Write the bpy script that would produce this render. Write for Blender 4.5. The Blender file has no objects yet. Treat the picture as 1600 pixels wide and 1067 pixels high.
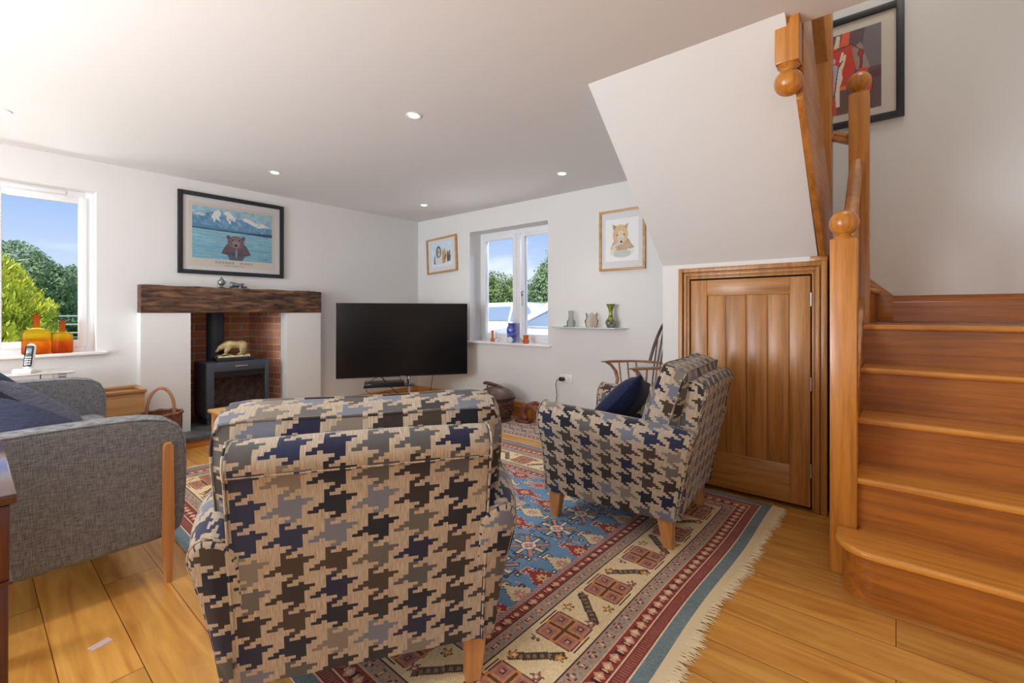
import bpy, bmesh, math, random
import numpy as np
from mathutils import Vector, Matrix

random.seed(7)
rng = np.random.default_rng(11)
SC = bpy.context.scene
COL = SC.collection
PI = math.pi
R_ = math.radians

# ------------------------------------------------------------------ camera
cam_d = bpy.data.cameras.new('camera'); cam = bpy.data.objects.new('camera', cam_d); COL.objects.link(cam)
cam.location = (0, 0, 1.169)
cam.rotation_euler = (R_(90), 0, R_(39.9626))
cam_d.sensor_fit = 'HORIZONTAL'; cam_d.sensor_width = 36.0
cam_d.lens = 36.0 * 716.0 / 1600.0
cam_d.shift_y = -(533.5 - 488.0) / 1600.0
cam_d.clip_start = 0.03; cam_d.clip_end = 300
SC.camera = cam

# ------------------------------------------------------------------ colour settings
SC.view_settings.view_transform = 'Standard'
SC.view_settings.look = 'None'
SC.view_settings.gamma = 1.0
SC.view_settings.use_curve_mapping = False
SC.view_settings.exposure = 0.2
SC.cycles.max_bounces = 7
SC.cycles.diffuse_bounces = 5
SC.cycles.transparent_max_bounces = 12
SC.cycles.caustics_reflective = False
SC.cycles.caustics_refractive = False
SC.cycles.sample_clamp_indirect = 4.0

# ------------------------------------------------------------------ world (blue summer sky, light cloud near the horizon)
W = bpy.data.worlds.new('sky'); SC.world = W; W.use_nodes = True
nt = W.node_tree; nt.nodes.clear()
out = nt.nodes.new('ShaderNodeOutputWorld'); bg = nt.nodes.new('ShaderNodeBackground')
tc = nt.nodes.new('ShaderNodeTexCoord'); sx = nt.nodes.new('ShaderNodeSeparateXYZ')
nt.links.new(tc.outputs['Generated'], sx.inputs[0])
rp = nt.nodes.new('ShaderNodeValToRGB')
rp.color_ramp.elements[0].position = 0.0; rp.color_ramp.elements[0].color = (0.62, 0.70, 0.80, 1)
rp.color_ramp.elements[1].position = 0.5; rp.color_ramp.elements[1].color = (0.14, 0.28, 0.66, 1)
e = rp.color_ramp.elements.new(0.10); e.color = (0.50, 0.61, 0.78, 1)
e = rp.color_ramp.elements.new(0.22); e.color = (0.25, 0.41, 0.77, 1)
nt.links.new(sx.outputs['Z'], rp.inputs[0])
nz = nt.nodes.new('ShaderNodeTexNoise'); nz.inputs['Scale'].default_value = 3.2; nz.inputs['Detail'].default_value = 6
mp = nt.nodes.new('ShaderNodeMapping'); mp.inputs['Scale'].default_value = (1, 1, 3.5)
nt.links.new(tc.outputs['Generated'], mp.inputs[0]); nt.links.new(mp.outputs[0], nz.inputs['Vector'])
cr = nt.nodes.new('ShaderNodeValToRGB'); cr.color_ramp.elements[0].position = 0.52; cr.color_ramp.elements[1].position = 0.72
nt.links.new(nz.outputs['Fac'], cr.inputs[0])
mx = nt.nodes.new('ShaderNodeMix'); mx.data_type = 'RGBA'
nt.links.new(cr.outputs[0], mx.inputs['Factor']); nt.links.new(rp.outputs[0], mx.inputs[6]); mx.inputs[7].default_value = (0.9, 0.93, 0.97, 1)
nt.links.new(mx.outputs[2], bg.inputs[0]); bg.inputs[1].default_value = 1.1
nt.links.new(bg.outputs[0], out.inputs[0])

# ------------------------------------------------------------------ sun, daylight and added fill lamps
def add_light(name, kind, loc, rot, energy, color=(1, 1, 1), **kw):
    d = bpy.data.lights.new(name, kind); d.energy = energy; d.color = color
    for k, v in kw.items(): setattr(d, k, v)
    o = bpy.data.objects.new(name, d); COL.objects.link(o); o.location = loc; o.rotation_euler = rot
    return o
def aim(o, p):
    o.rotation_euler = (Vector(p) - o.location).to_track_quat('-Z', 'Y').to_euler()
sun = add_light('sun', 'SUN', (0, 0, 20), (0, 0, 0), 5.0, (1, 0.96, 0.9), angle=0.01)
sun.rotation_euler = Vector((-0.45, 0.62, -1.0)).to_track_quat('-Z', 'Y').to_euler()
# unseen area lamp standing in for broad soft daylight from the rear left
a = add_light('daylight_rear', 'AREA', (-3.2, -2.8, 1.25), (0, 0, 0), 170, (0.87, 0.935, 1.0), shape='RECTANGLE', size=1.7, size_y=1.9); aim(a, (-1.6, 3.0, 2.4))
a = add_light('ceiling_fill', 'AREA', (-1.6, -1.1, 1.3), (0, 0, 0), 42, (0.92, 0.96, 1.0), shape='RECTANGLE', size=2.4, size_y=1.6); aim(a, (-1.62, -0.9, 2.3))  # unseen upward lamp added to brighten the ceiling
a = add_light('side_fill', 'AREA', (0.9, -2.7, 1.5), (0, 0, 0), 13, (0.90, 0.95, 1.0), shape='RECTANGLE', size=1.6, size_y=1.6); aim(a, (-1.6, 2.5, 3.2))  # weak fill lamp added out of view behind the viewer
# sky light falling in through the two windows
a = add_light('daylight_window', 'AREA', (-3.4, 5.1, 3.1), (0, 0, 0), 60, (0.93, 0.97, 1.0), shape='RECTANGLE', size=1.8, size_y=1.0); aim(a, (-3.4, 3.9, 1.3))
a = add_light('daylight_window', 'AREA', (-6.3, -0.1, 3.1), (0, 0, 0), 42, (0.93, 0.97, 1.0), shape='RECTANGLE', size=1.8, size_y=1.0); aim(a, (-4.8, 0.1, 1.1))
# unseen lamps added for the ceiling, standing in for bounce off drive and lawn
a = add_light('ground_bounce_fill', 'AREA', (-3.4, 5.2, 0.1), (0, 0, 0), 55, (1.0, 0.98, 0.94), shape='RECTANGLE', size=1.8, size_y=1.0); aim(a, (-3.2, 3.6, 2.0))
a = add_light('ground_bounce_fill', 'AREA', (-6.3, 0.0, 0.1), (0, 0, 0), 45, (0.98, 1.0, 0.95), shape='RECTANGLE', size=1.8, size_y=1.0); aim(a, (-4.6, 0.3, 2.0))
a = add_light('stairwell_fill', 'AREA', (0.1, 3.1, 4.6), (0, 0, 0), 12, (1.0, 0.93, 0.84), shape='RECTANGLE', size=0.7, size_y=0.7)  # unseen lamp added at the top of the well to light it

# ================================================================== helpers
def lin(c):
    r = []
    for x in c[:3]:
        x = x / 255.0
        r.append(x / 12.92 if x <= 0.04045 else ((x + 0.055) / 1.055) ** 2.4)
    return (r[0], r[1], r[2], 1.0)
MATS = {}
def new_mat(name):
    m = bpy.data.materials.new(name); m.use_nodes = True
    n = m.node_tree.nodes; b = n['Principled BSDF']
    MATS[name] = m
    return m, m.node_tree, b
def plain(name, rgb, rough=0.6, metal=0.0, bump=0.0, bscale=60, coat=0.0, spec=None, vary=0.0):
    m, t, b = new_mat(name)
    b.inputs['Base Color'].default_value = lin(rgb); b.inputs['Roughness'].default_value = rough
    b.inputs['Metallic'].default_value = metal
    if coat: b.inputs['Coat Weight'].default_value = coat; b.inputs['Coat Roughness'].default_value = 0.12
    if spec is not None: b.inputs['Specular IOR Level'].default_value = spec
    if bump or vary:
        c = t.nodes.new('ShaderNodeTexCoord'); n = t.nodes.new('ShaderNodeTexNoise'); n.inputs['Scale'].default_value = bscale; n.inputs['Detail'].default_value = 4
        t.links.new(c.outputs['Object'], n.inputs['Vector'])
        if bump:
            bp = t.nodes.new('ShaderNodeBump'); bp.inputs['Strength'].default_value = bump; bp.inputs['Distance'].default_value = 0.01
            t.links.new(n.outputs['Fac'], bp.inputs['Height']); t.links.new(bp.outputs[0], b.inputs['Normal'])
        if vary:
            r = t.nodes.new('ShaderNodeValToRGB'); q = lin(rgb)
            r.color_ramp.elements[0].color = tuple(x * (1 - vary) for x in q[:3]) + (1,)
            r.color_ramp.elements[1].color = tuple(min(1, x * (1 + vary)) for x in q[:3]) + (1,)
            r.color_ramp.elements[0].position = 0.3; r.color_ramp.elements[1].position = 0.7
            t.links.new(n.outputs['Fac'], r.inputs[0]); t.links.new(r.outputs[0], b.inputs['Base Color'])
    return m
def wood(name, c1, c2, axis='x', rough=0.35, scale=1.0, coat=0.15, knots=True, c3=None):
    """oak-like grain running along the given axis, in object space"""
    m, t, b = new_mat(name)
    L = t.links.new
    c = t.nodes.new('ShaderNodeTexCoord'); mp = t.nodes.new('ShaderNodeMapping')
    s = {'x': (0.7, 14, 14), 'y': (14, 0.7, 14), 'z': (14, 14, 0.7)}[axis]
    mp.inputs['Scale'].default_value = tuple(v * scale for v in s)
    L(c.outputs['Object'], mp.inputs[0])
    n1 = t.nodes.new('ShaderNodeTexNoise'); n1.inputs['Scale'].default_value = 1.3; n1.inputs['Detail'].default_value = 5; n1.inputs['Distortion'].default_value = 0.6
    n2 = t.nodes.new('ShaderNodeTexNoise'); n2.inputs['Scale'].default_value = 9.0; n2.inputs['Detail'].default_value = 3
    L(mp.outputs[0], n1.inputs['Vector']); L(mp.outputs[0], n2.inputs['Vector'])
    add = t.nodes.new('ShaderNodeMath'); add.operation = 'MULTIPLY_ADD'; add.inputs[1].default_value = 0.35
    L(n2.outputs['Fac'], add.inputs[0]); L(n1.outputs['Fac'], add.inputs[2])
    r = t.nodes.new('ShaderNodeValToRGB')
    r.color_ramp.elements[0].position = 0.45; r.color_ramp.elements[0].color = lin(c2)
    r.color_ramp.elements[1].position = 0.78; r.color_ramp.elements[1].color = lin(c1)
    L(add.outputs[0], r.inputs[0]); L(r.outputs[0], b.inputs['Base Color'])
    b.inputs['Roughness'].default_value = rough; b.inputs['Coat Weight'].default_value = coat; b.inputs['Coat Roughness'].default_value = 0.2
    bp = t.nodes.new('ShaderNodeBump'); bp.inputs['Strength'].default_value = 0.12; bp.inputs['Distance'].default_value = 0.004
    L(n2.outputs['Fac'], bp.inputs['Height']); L(bp.outputs[0], b.inputs['Normal'])
    return m
def glassy(name, rgb, alpha_t=0.9, gloss=0.08, rough=0.02):
    """thin clear or tinted glass: tinted transparency with a mirror reflection by angle"""
    m = bpy.data.materials.new(name); m.use_nodes = True; t = m.node_tree; t.nodes.clear(); MATS[name] = m
    o = t.nodes.new('ShaderNodeOutputMaterial'); tr = t.nodes.new('ShaderNodeBsdfTransparent'); gl = t.nodes.new('ShaderNodeBsdfGlossy')
    tr.inputs[0].default_value = tuple(x * alpha_t for x in lin(rgb)[:3]) + (1,)
    gl.inputs['Roughness'].default_value = rough
    lw = t.nodes.new('ShaderNodeLayerWeight'); lw.inputs[0].default_value = gloss
    mx = t.nodes.new('ShaderNodeMixShader')
    t.links.new(lw.outputs['Fresnel'], mx.inputs[0]); t.links.new(tr.outputs[0], mx.inputs[1]); t.links.new(gl.outputs[0], mx.inputs[2]); t.links.new(mx.outputs[0], o.inputs[0])
    return m
def emit(name, rgb, s):
    m, t, b = new_mat(name)
    b.inputs['Base Color'].default_value = (0, 0, 0, 1)
    b.inputs['Emission Color'].default_value = lin(rgb); b.inputs['Emission Strength'].default_value = s
    return m
def painted(name, rough=0.6):
    """takes its colours from the mesh's own face colours (woven or printed designs)"""
    m, t, b = new_mat(name)
    a = t.nodes.new('ShaderNodeVertexColor'); a.layer_name = 'Col'
    t.links.new(a.outputs[0], b.inputs['Base Color']); b.inputs['Roughness'].default_value = rough
    return m, t, b, a

# ---- mesh builders
class MB:
    def __init__(s): s.bm = bmesh.new(); s.uv = s.bm.loops.layers.uv.new('UVMap')
    def box(s, x0, x1, y0, y1, z0, z1, bev=0.0, seg=2, mat=None):
        b = bmesh.new(); r = bmesh.ops.create_cube(b, size=1.0)
        for v in b.verts:
            v.co = Vector(((x0 + x1) / 2 + v.co.x * (x1 - x0), (y0 + y1) / 2 + v.co.y * (y1 - y0), (z0 + z1) / 2 + v.co.z * (z1 - z0)))
        if bev: bmesh.ops.bevel(b, geom=b.edges[:] + b.verts[:], offset=bev, segments=seg, profile=0.5, affect='EDGES')
        s.merge(b, mat); return s
    def merge(s, b, mat=None):
        me = bpy.data.meshes.new('tmp')
        if mat is not None: bmesh.ops.transform(b, matrix=mat, verts=b.verts)
        b.to_mesh(me); s.bm.from_mesh(me); bpy.data.meshes.remove(me); b.free()
        s.uv = s.bm.loops.layers.uv.verify()
    def prism(s, pts, axis, a, b_, bev=0.0, mat=None):
        """polygon pts in the other two axes, extruded along axis from a to b_"""
        b = bmesh.new()
        def mk(p, w): return {'x': (w, p[0], p[1]), 'y': (p[0], w, p[1]), 'z': (p[0], p[1], w)}[axis]
        v0 = [b.verts.new(mk(p, a)) for p in pts]; v1 = [b.verts.new(mk(p, b_)) for p in pts]
        b.faces.new(v0); b.faces.new(v1[::-1])
        n = len(pts)
        for i in range(n): b.faces.new((v0[i], v1[i], v1[(i + 1) % n], v0[(i + 1) % n]))
        bmesh.ops.recalc_face_normals(b, faces=b.faces)
        if bev: bmesh.ops.bevel(b, geom=b.edges[:], offset=bev, segments=2, profile=0.5, affect='EDGES')
        s.merge(b, mat); return s
    def lathe(s, prof, cx=0, cy=0, seg=28, mat=None, wob=None):
        b = bmesh.new(); rings = []
        for (r, z) in prof:
            ring = []
            for k in range(seg):
                a = 2 * PI * k / seg; rr = max(r, 1e-4)
                if wob: rr, zz = wob(rr, z, a)
                else: zz = z
                ring.append(b.verts.new((cx + rr * math.cos(a), cy + rr * math.sin(a), zz)))
            rings.append(ring)
        for i in range(len(rings) - 1):
            for k in range(seg):
                b.faces.new((rings[i][k], rings[i][(k + 1) % seg], rings[i + 1][(k + 1) % seg], rings[i + 1][k]))
        b.faces.new(rings[0][::-1]); b.faces.new(rings[-1])
        bmesh.ops.recalc_face_normals(b, faces=b.faces)
        s.merge(b, mat); return s
    def tube(s, pts, r, seg=8, closed=False, flat=1.0, mat=None):
        b = bmesh.new(); pts = [Vector(p) for p in pts]; n = len(pts); rings = []
        rr = r if isinstance(r, (list, tuple)) else [r] * n
        up = Vector((0, 0, 1))
        prev = None
        for i, p in enumerate(pts):
            if closed: d = pts[(i + 1) % n] - pts[i - 1]
            else: d = pts[min(i + 1, n - 1)] - pts[max(i - 1, 0)]
            d.normalize()
            if prev is None:
                ref = up if abs(d.dot(up)) < 0.95 else Vector((1, 0, 0))
                x = d.cross(ref).normalized()
            else:
                x = (prev - d * prev.dot(d)).normalized()
            prev = x; y = d.cross(x)
            rings.append([b.verts.new(p + x * math.cos(2 * PI * k / seg) * rr[i] + y * math.sin(2 * PI * k / seg) * rr[i] * flat) for k in range(seg)])
        m = n if closed else n - 1
        for i in range(m):
            A, B = rings[i], rings[(i + 1) % n]
            for k in range(seg): b.faces.new((A[k], A[(k + 1) % seg], B[(k + 1) % seg], B[k]))
        if not closed: b.faces.new(rings[0][::-1]); b.faces.new(rings[-1])
        bmesh.ops.recalc_face_normals(b, faces=b.faces)
        s.merge(b, mat); return s
    def ball(s, c, r, seg=20, sc=(1, 1, 1), mat=None):
        b = bmesh.new(); bmesh.ops.create_uvsphere(b, u_segments=seg, v_segments=max(8, seg // 2), radius=1)
        for v in b.verts: v.co = Vector((c[0] + v.co.x * r * sc[0], c[1] + v.co.y * r * sc[1], c[2] + v.co.z * r * sc[2]))
        s.merge(b, mat); return s
    def loft(s, rings, closed=True, caps=True, u0=0.0, v0=0.0):
        """rings: lists of points; UV in metres (u along the rings, v around each ring)"""
        bm = s.bm; uvl = s.uv
        n = len(rings[0]); V = [[bm.verts.new(p) for p in r] for r in rings]
        arc = []
        for r in rings:
            a = [0.0]
            for k in range(n): a.append(a[-1] + (Vector(r[(k + 1) % n]) - Vector(r[k])).length)
            arc.append(a)
        mid = len(rings) // 2
        run = [u0]
        for i in range(1, len(rings)):
            run.append(run[-1] + sum((Vector(rings[i][k]) - Vector(rings[i - 1][k])).length for k in range(0, n, max(1, n // 6))) / len(range(0, n, max(1, n // 6))))
        m = n if closed else n - 1
        for i in range(len(rings) - 1):
            for k in range(m):
                k2 = (k + 1) % n
                f = bm.faces.new((V[i][k], V[i][k2], V[i + 1][k2], V[i + 1][k]))
                uv = ((run[i], arc[mid][k] + v0), (run[i], arc[mid][k + 1] + v0), (run[i + 1], arc[mid][k + 1] + v0), (run[i + 1], arc[mid][k] + v0))
                for l, q in zip(f.loops, uv): l[uvl].uv = q
        if caps and closed:
            for ring in (V[0][::-1], V[-1]):
                f = bm.faces.new(ring)
                f.normal_update(); ax = abs(f.normal.x) > abs(f.normal.y)
                for l in f.loops: l[uvl].uv = (l.vert.co.y if ax else l.vert.co.x, l.vert.co.z)
        return s
    def boxuv(s, k=1.0):
        """metric box-projected UVs from the local coordinates"""
        s.bm.normal_update()
        for f in s.bm.faces:
            a = [abs(q) for q in f.normal]
            for l in f.loops:
                p = l.vert.co
                if a[1] >= a[0] and a[1] >= a[2] * 0.8: l[s.uv].uv = (p.x * k, p.z * k)
                elif a[0] > a[2] * 0.8: l[s.uv].uv = (p.y * k, p.z * k)
                else: l[s.uv].uv = (p.x * k, p.y * k)
        return s
    def build(s, name, mat, parent=None, smooth=True, loc=None, auto=R_(35)):
        me = bpy.data.meshes.new(name)
        s.bm.normal_update()
        if smooth:
            for f in s.bm.faces: f.smooth = True
            for e in s.bm.edges:
                if len(e.link_faces) == 2 and e.calc_face_angle(0) > auto: e.smooth = False
        s.bm.to_mesh(me); s.bm.free()
        mats = mat if isinstance(mat, (list, tuple)) else [mat]
        for m_ in mats: me.materials.append(m_)
        o = bpy.data.objects.new(name, me); COL.objects.link(o)
        if parent is not None: o.parent = parent
        if loc is not None: o.location = loc
        return o
def empty(name, loc=(0, 0, 0), rz=0.0):
    o = bpy.data.objects.new(name, None); COL.objects.link(o); o.location = loc; o.rotation_euler = (0, 0, rz); o.empty_display_size = 0.1
    return o
def tag(o, label=None, cat=None, group=None, kind=None):
    if label: o['label'] = label
    if cat: o['category'] = cat
    if group: o['group'] = group
    if kind: o['kind'] = kind
    return o
def struct(o, label=None, cat=None):
    o['kind'] = 'structure'
    if label: o['label'] = label
    if cat: o['category'] = cat
    return o
def kids(o): return [c for c in bpy.data.objects if c.parent == o]
def copy_tree(o, parent=None):
    c = o.copy(); COL.objects.link(c); c.parent = parent
    for ch in kids(o): copy_tree(ch, c)
    return c

# ---- painting a design on a grid: polygons and ellipses in 0..1 coordinates
class Art:
    def __init__(s, nx, ny, bg, asp=1.0):
        s.nx, s.ny = nx, ny; s.a = np.zeros((ny, nx, 3)); s.a[:] = np.array(bg) / 255.0
        s.X, s.Y = np.meshgrid((np.arange(nx) + 0.5) / nx, (np.arange(ny) + 0.5) / ny); s.asp = asp
    def put(s, m, c, al=1.0):
        c = np.array(c) / 255.0; s.a[m] = s.a[m] * (1 - al) + c * al
    def poly(s, pts, c, al=1.0):
        X, Y = s.X, s.Y; m = np.zeros(X.shape, bool); n = len(pts)
        for i in range(n):
            x1, y1 = pts[i]; x2, y2 = pts[(i + 1) % n]
            if y1 == y2: continue
            cnd = ((Y >= min(y1, y2)) & (Y < max(y1, y2)) & (X < (x2 - x1) * (Y - y1) / (y2 - y1) + x1))
            m ^= cnd
        s.put(m, c, al); return m
    def ell(s, cx, cy, rx, ry, c, al=1.0, rot=0.0):
        dx, dy = s.X - cx, s.Y - cy
        if rot:
            dx, dy = dx * math.cos(rot) + dy * math.sin(rot), -dx * math.sin(rot) + dy * math.cos(rot)
        m = (dx / rx) ** 2 + (dy / ry) ** 2 <= 1; s.put(m, c, al); return m
    def line(s, pts, w, c, al=1.0):
        for (x1, y1), (x2, y2) in zip(pts[:-1], pts[1:]):
            dx, dy = x2 - x1, y2 - y1; L2 = dx * dx + dy * dy + 1e-12
            tt = np.clip(((s.X - x1) * dx + (s.Y - y1) * dy) / L2, 0, 1)
            d = np.hypot(s.X - x1 - tt * dx, (s.Y - y1 - tt * dy) * s.asp)
            s.put(d < w, c, al)
    def noise(s, amp, sx=6, sy=6, mask=None):
        g = rng.standard_normal((sy + 3, sx + 3)); fx = s.X * (sx + 1); fy = s.Y * (sy + 1)
        ix = fx.astype(int); iy = fy.astype(int); tx = fx - ix; ty = fy - iy
        v = (g[iy, ix] * (1 - tx) * (1 - ty) + g[iy, ix + 1] * tx * (1 - ty) + g[iy + 1, ix] * (1 - tx) * ty + g[iy + 1, ix + 1] * tx * ty) * amp
        if mask is not None: v = v * mask
        s.a = np.clip(s.a + v[..., None], 0, 1)
    def mesh(s, name, P, mat, parent=None, smooth=False):
        """P(u, v) -> arrays of x, y, z on the (ny+1, nx+1) lattice"""
        nx, ny = s.nx, s.ny
        U, V = np.meshgrid(np.arange(nx + 1) / nx, np.arange(ny + 1) / ny)
        x, y, z = P(U, V); co = np.stack([x, y, z], -1).reshape(-1, 3).astype(np.float32)
        idx = np.arange((nx + 1) * (ny + 1)).reshape(ny + 1, nx + 1)
        q = np.stack([idx[:-1, :-1], idx[:-1, 1:], idx[1:, 1:], idx[1:, :-1]], -1).reshape(-1, 4)
        me = bpy.data.meshes.new(name); nf = len(q)
        me.vertices.add(len(co)); me.vertices.foreach_set('co', co.ravel())
        me.loops.add(nf * 4); me.loops.foreach_set('vertex_index', q.ravel().astype(np.int32))
        me.polygons.add(nf); me.polygons.foreach_set('loop_start', np.arange(0, nf * 4, 4, dtype=np.int32)); me.polygons.foreach_set('loop_total', np.full(nf, 4, dtype=np.int32))
        me.update(calc_edges=True)
        at = me.color_attributes.new('Col', 'BYTE_COLOR', 'CORNER')
        c = np.ones((nf, 4, 4), np.float32); c[:, :, :3] = s.a.reshape(-1, 1, 3)
        at.data.foreach_set('color_srgb', c.ravel())
        if smooth: me.polygons.foreach_set('use_smooth', np.ones(nf, bool))
        me.materials.append(mat); o = bpy.data.objects.new(name, me); COL.objects.link(o)
        if parent is not None: o.parent = parent
        return o

# ================================================================== materials
def wall_mat(name, rgb):
    m, t, b = new_mat(name); L = t.links.new
    b.inputs['Base Color'].default_value = lin(rgb); b.inputs['Roughness'].default_value = 0.75; b.inputs['Specular IOR Level'].default_value = 0.2
    c = t.nodes.new('ShaderNodeTexCoord'); n = t.nodes.new('ShaderNodeTexNoise'); n.inputs['Scale'].default_value = 22; n.inputs['Detail'].default_value = 6
    L(c.outputs['Object'], n.inputs['Vector']); bp = t.nodes.new('ShaderNodeBump'); bp.inputs['Strength'].default_value = 0.06; bp.inputs['Distance'].default_value = 0.01
    L(n.outputs['Fac'], bp.inputs['Height']); L(bp.outputs[0], b.inputs['Normal']); return m
M_wall = wall_mat('white_wall_paint', (228, 228, 227))
M_ceil = wall_mat('white_ceiling_paint', (230, 230, 230))
M_upvc = plain('white_window_frame', (240, 241, 243), 0.3)
M_gloss = plain('white_gloss_paint', (240, 240, 239), 0.3)
OAK1, OAK2 = (188, 124, 56), (150, 90, 32)
M_oak_x = wood('oak_grain_across', OAK1, OAK2, 'x')
M_oak_y = wood('oak_grain_along', OAK1, OAK2, 'y')
M_oak_z = wood('oak_grain_upright', OAK1, OAK2, 'z')
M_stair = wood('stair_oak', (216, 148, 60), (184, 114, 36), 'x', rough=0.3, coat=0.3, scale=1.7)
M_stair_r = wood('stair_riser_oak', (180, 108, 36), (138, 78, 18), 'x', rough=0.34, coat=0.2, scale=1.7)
M_newel = wood('newel_oak', (202, 134, 54), (168, 102, 32), 'z', rough=0.3, coat=0.25, scale=2.4)
M_door = wood('door_oak', (186, 130, 66), (146, 94, 40), 'z', rough=0.38, scale=1.8)
M_door_x = wood('door_rail_oak', (186, 130, 66), (146, 94, 40), 'x', rough=0.38, scale=1.8)
M_shade_joint = plain('shade_and_joint_brown', (40, 26, 16), 0.8)  # shade colour of the panels by the cupboard frame, and the box seam
M_skirt = wood('skirting_oak', (214, 148, 72), (186, 114, 46), 'x', rough=0.35)
M_skirt_y = wood('skirting_oak_side', (214, 148, 72), (186, 114, 46), 'y', rough=0.35)
M_leg = wood('chair_leg_beech', (206, 150, 92), (176, 118, 64), 'z', rough=0.4)
M_beam = None
M_chrome = plain('chrome', (215, 218, 222), 0.12, 1.0)
M_steel = plain('brushed_steel', (170, 172, 175), 0.35, 1.0)
M_black = plain('black_plastic', (22, 22, 25), 0.35)
M_cable = plain('black_cable', (18, 18, 20), 0.6)
M_stove = plain('stove_grey_iron', (78, 84, 96), 0.45, 0.35, bump=0.05, bscale=220)
M_slate = plain('slate', (92, 94, 98), 0.45, bump=0.25, bscale=14, vary=0.25)
M_glass = glassy('window_glass', (250, 252, 255), 1.0, 0.10)
M_pglass = glassy('picture_glass', (252, 252, 252), 1.0, 0.06)

# floor boards -------------------------------------------------------
def floor_mat():
    m, t, b = new_mat('oak_floorboards'); L = t.links.new; N = t.nodes.new
    c = N('ShaderNodeTexCoord'); br = N('ShaderNodeTexBrick')
    br.offset = 0.37; br.offset_frequency = 2; br.squash = 1.0
    br.inputs['Scale'].default_value = 1.0; br.inputs['Brick Width'].default_value = 1.9; br.inputs['Row Height'].default_value = 0.19
    br.inputs['Mortar Size'].default_value = 0.0016; br.inputs['Mortar Smooth'].default_value = 0.1; br.inputs['Bias'].default_value = 0.0
    br.inputs['Color1'].default_value = (0, 0, 0, 1); br.inputs['Color2'].default_value = (1, 1, 1, 1); br.inputs['Mortar'].default_value = (0.5, 0.5, 0.5, 1)
    L(c.outputs['Object'], br.inputs['Vector'])
    # per-board random shift of the grain
    sc_ = N('ShaderNodeVectorMath'); sc_.operation = 'SCALE'; sc_.inputs['Scale'].default_value = 7.3; L(br.outputs['Color'], sc_.inputs[0])
    ad = N('ShaderNodeVectorMath'); ad.operation = 'ADD'; L(c.outputs['Object'], ad.inputs[0]); L(sc_.outputs[0], ad.inputs[1])
    mp = N('ShaderNodeMapping'); mp.inputs['Scale'].default_value = (0.9, 9, 1); L(ad.outputs[0], mp.inputs[0])
    n1 = N('ShaderNodeTexNoise'); n1.inputs['Scale'].default_value = 1.6; n1.inputs['Detail'].default_value = 7; n1.inputs['Distortion'].default_value = 1.2; L(mp.outputs[0], n1.inputs['Vector'])
    r = N('ShaderNodeValToRGB'); r.color_ramp.elements[0].position = 0.30; r.color_ramp.elements[0].color = lin((188, 122, 48)); r.color_ramp.elements[1].position = 0.66; r.color_ramp.elements[1].color = lin((226, 170, 86))
    L(n1.outputs['Fac'], r.inputs[0])
    hs = N('ShaderNodeHueSaturation'); L(r.outputs[0], hs.inputs['Color'])
    mr = N('ShaderNodeMapRange'); mr.inputs['To Min'].default_value = 0.84; mr.inputs['To Max'].default_value = 1.1; L(br.outputs['Color'], mr.inputs['Value']); L(mr.outputs[0], hs.inputs['Value'])
    # knots
    mp2 = N('ShaderNodeMapping'); mp2.inputs['Scale'].default_value = (1.2, 2.6, 1); L(ad.outputs[0], mp2.inputs[0])
    vo = N('ShaderNodeTexVoronoi'); vo.inputs['Scale'].default_value = 0.95; L(mp2.outputs[0], vo.inputs['Vector'])
    kr = N('ShaderNodeValToRGB'); kr.color_ramp.elements[0].position = 0.02; kr.color_ramp.elements[0].color = (1, 1, 1, 1); kr.color_ramp.elements[1].position = 0.075; kr.color_ramp.elements[1].color = (0, 0, 0, 1)
    L(vo.outputs['Distance'], kr.inputs[0])
    kn = N('ShaderNodeMix'); kn.data_type = 'RGBA'; kf = N('ShaderNodeMath'); kf.operation = 'MULTIPLY'; kf.inputs[1].default_value = 0.55; L(kr.outputs[0], kf.inputs[0])
    L(kf.outputs[0], kn.inputs['Factor']); L(hs.outputs[0], kn.inputs[6]); kn.inputs[7].default_value = lin((92, 52, 24))
    mo = N('ShaderNodeMix'); mo.data_type = 'RGBA'; L(br.outputs['Fac'], mo.inputs['Factor']); L(kn.outputs[2], mo.inputs[6]); mo.inputs[7].default_value = lin((110, 62, 24))
    L(mo.outputs[2], b.inputs['Base Color']); b.inputs['Roughness'].default_value = 0.36; b.inputs['Coat Weight'].default_value = 0.12; b.inputs['Coat Roughness'].default_value = 0.25
    bp = N('ShaderNodeBump'); bp.inputs['Strength'].default_value = 0.2; bp.inputs['Distance'].default_value = 0.003; bp.invert = True
    L(br.outputs['Fac'], bp.inputs['Height']); L(bp.outputs[0], b.inputs['Normal'])
    return m
M_floor = floor_mat()

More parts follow.
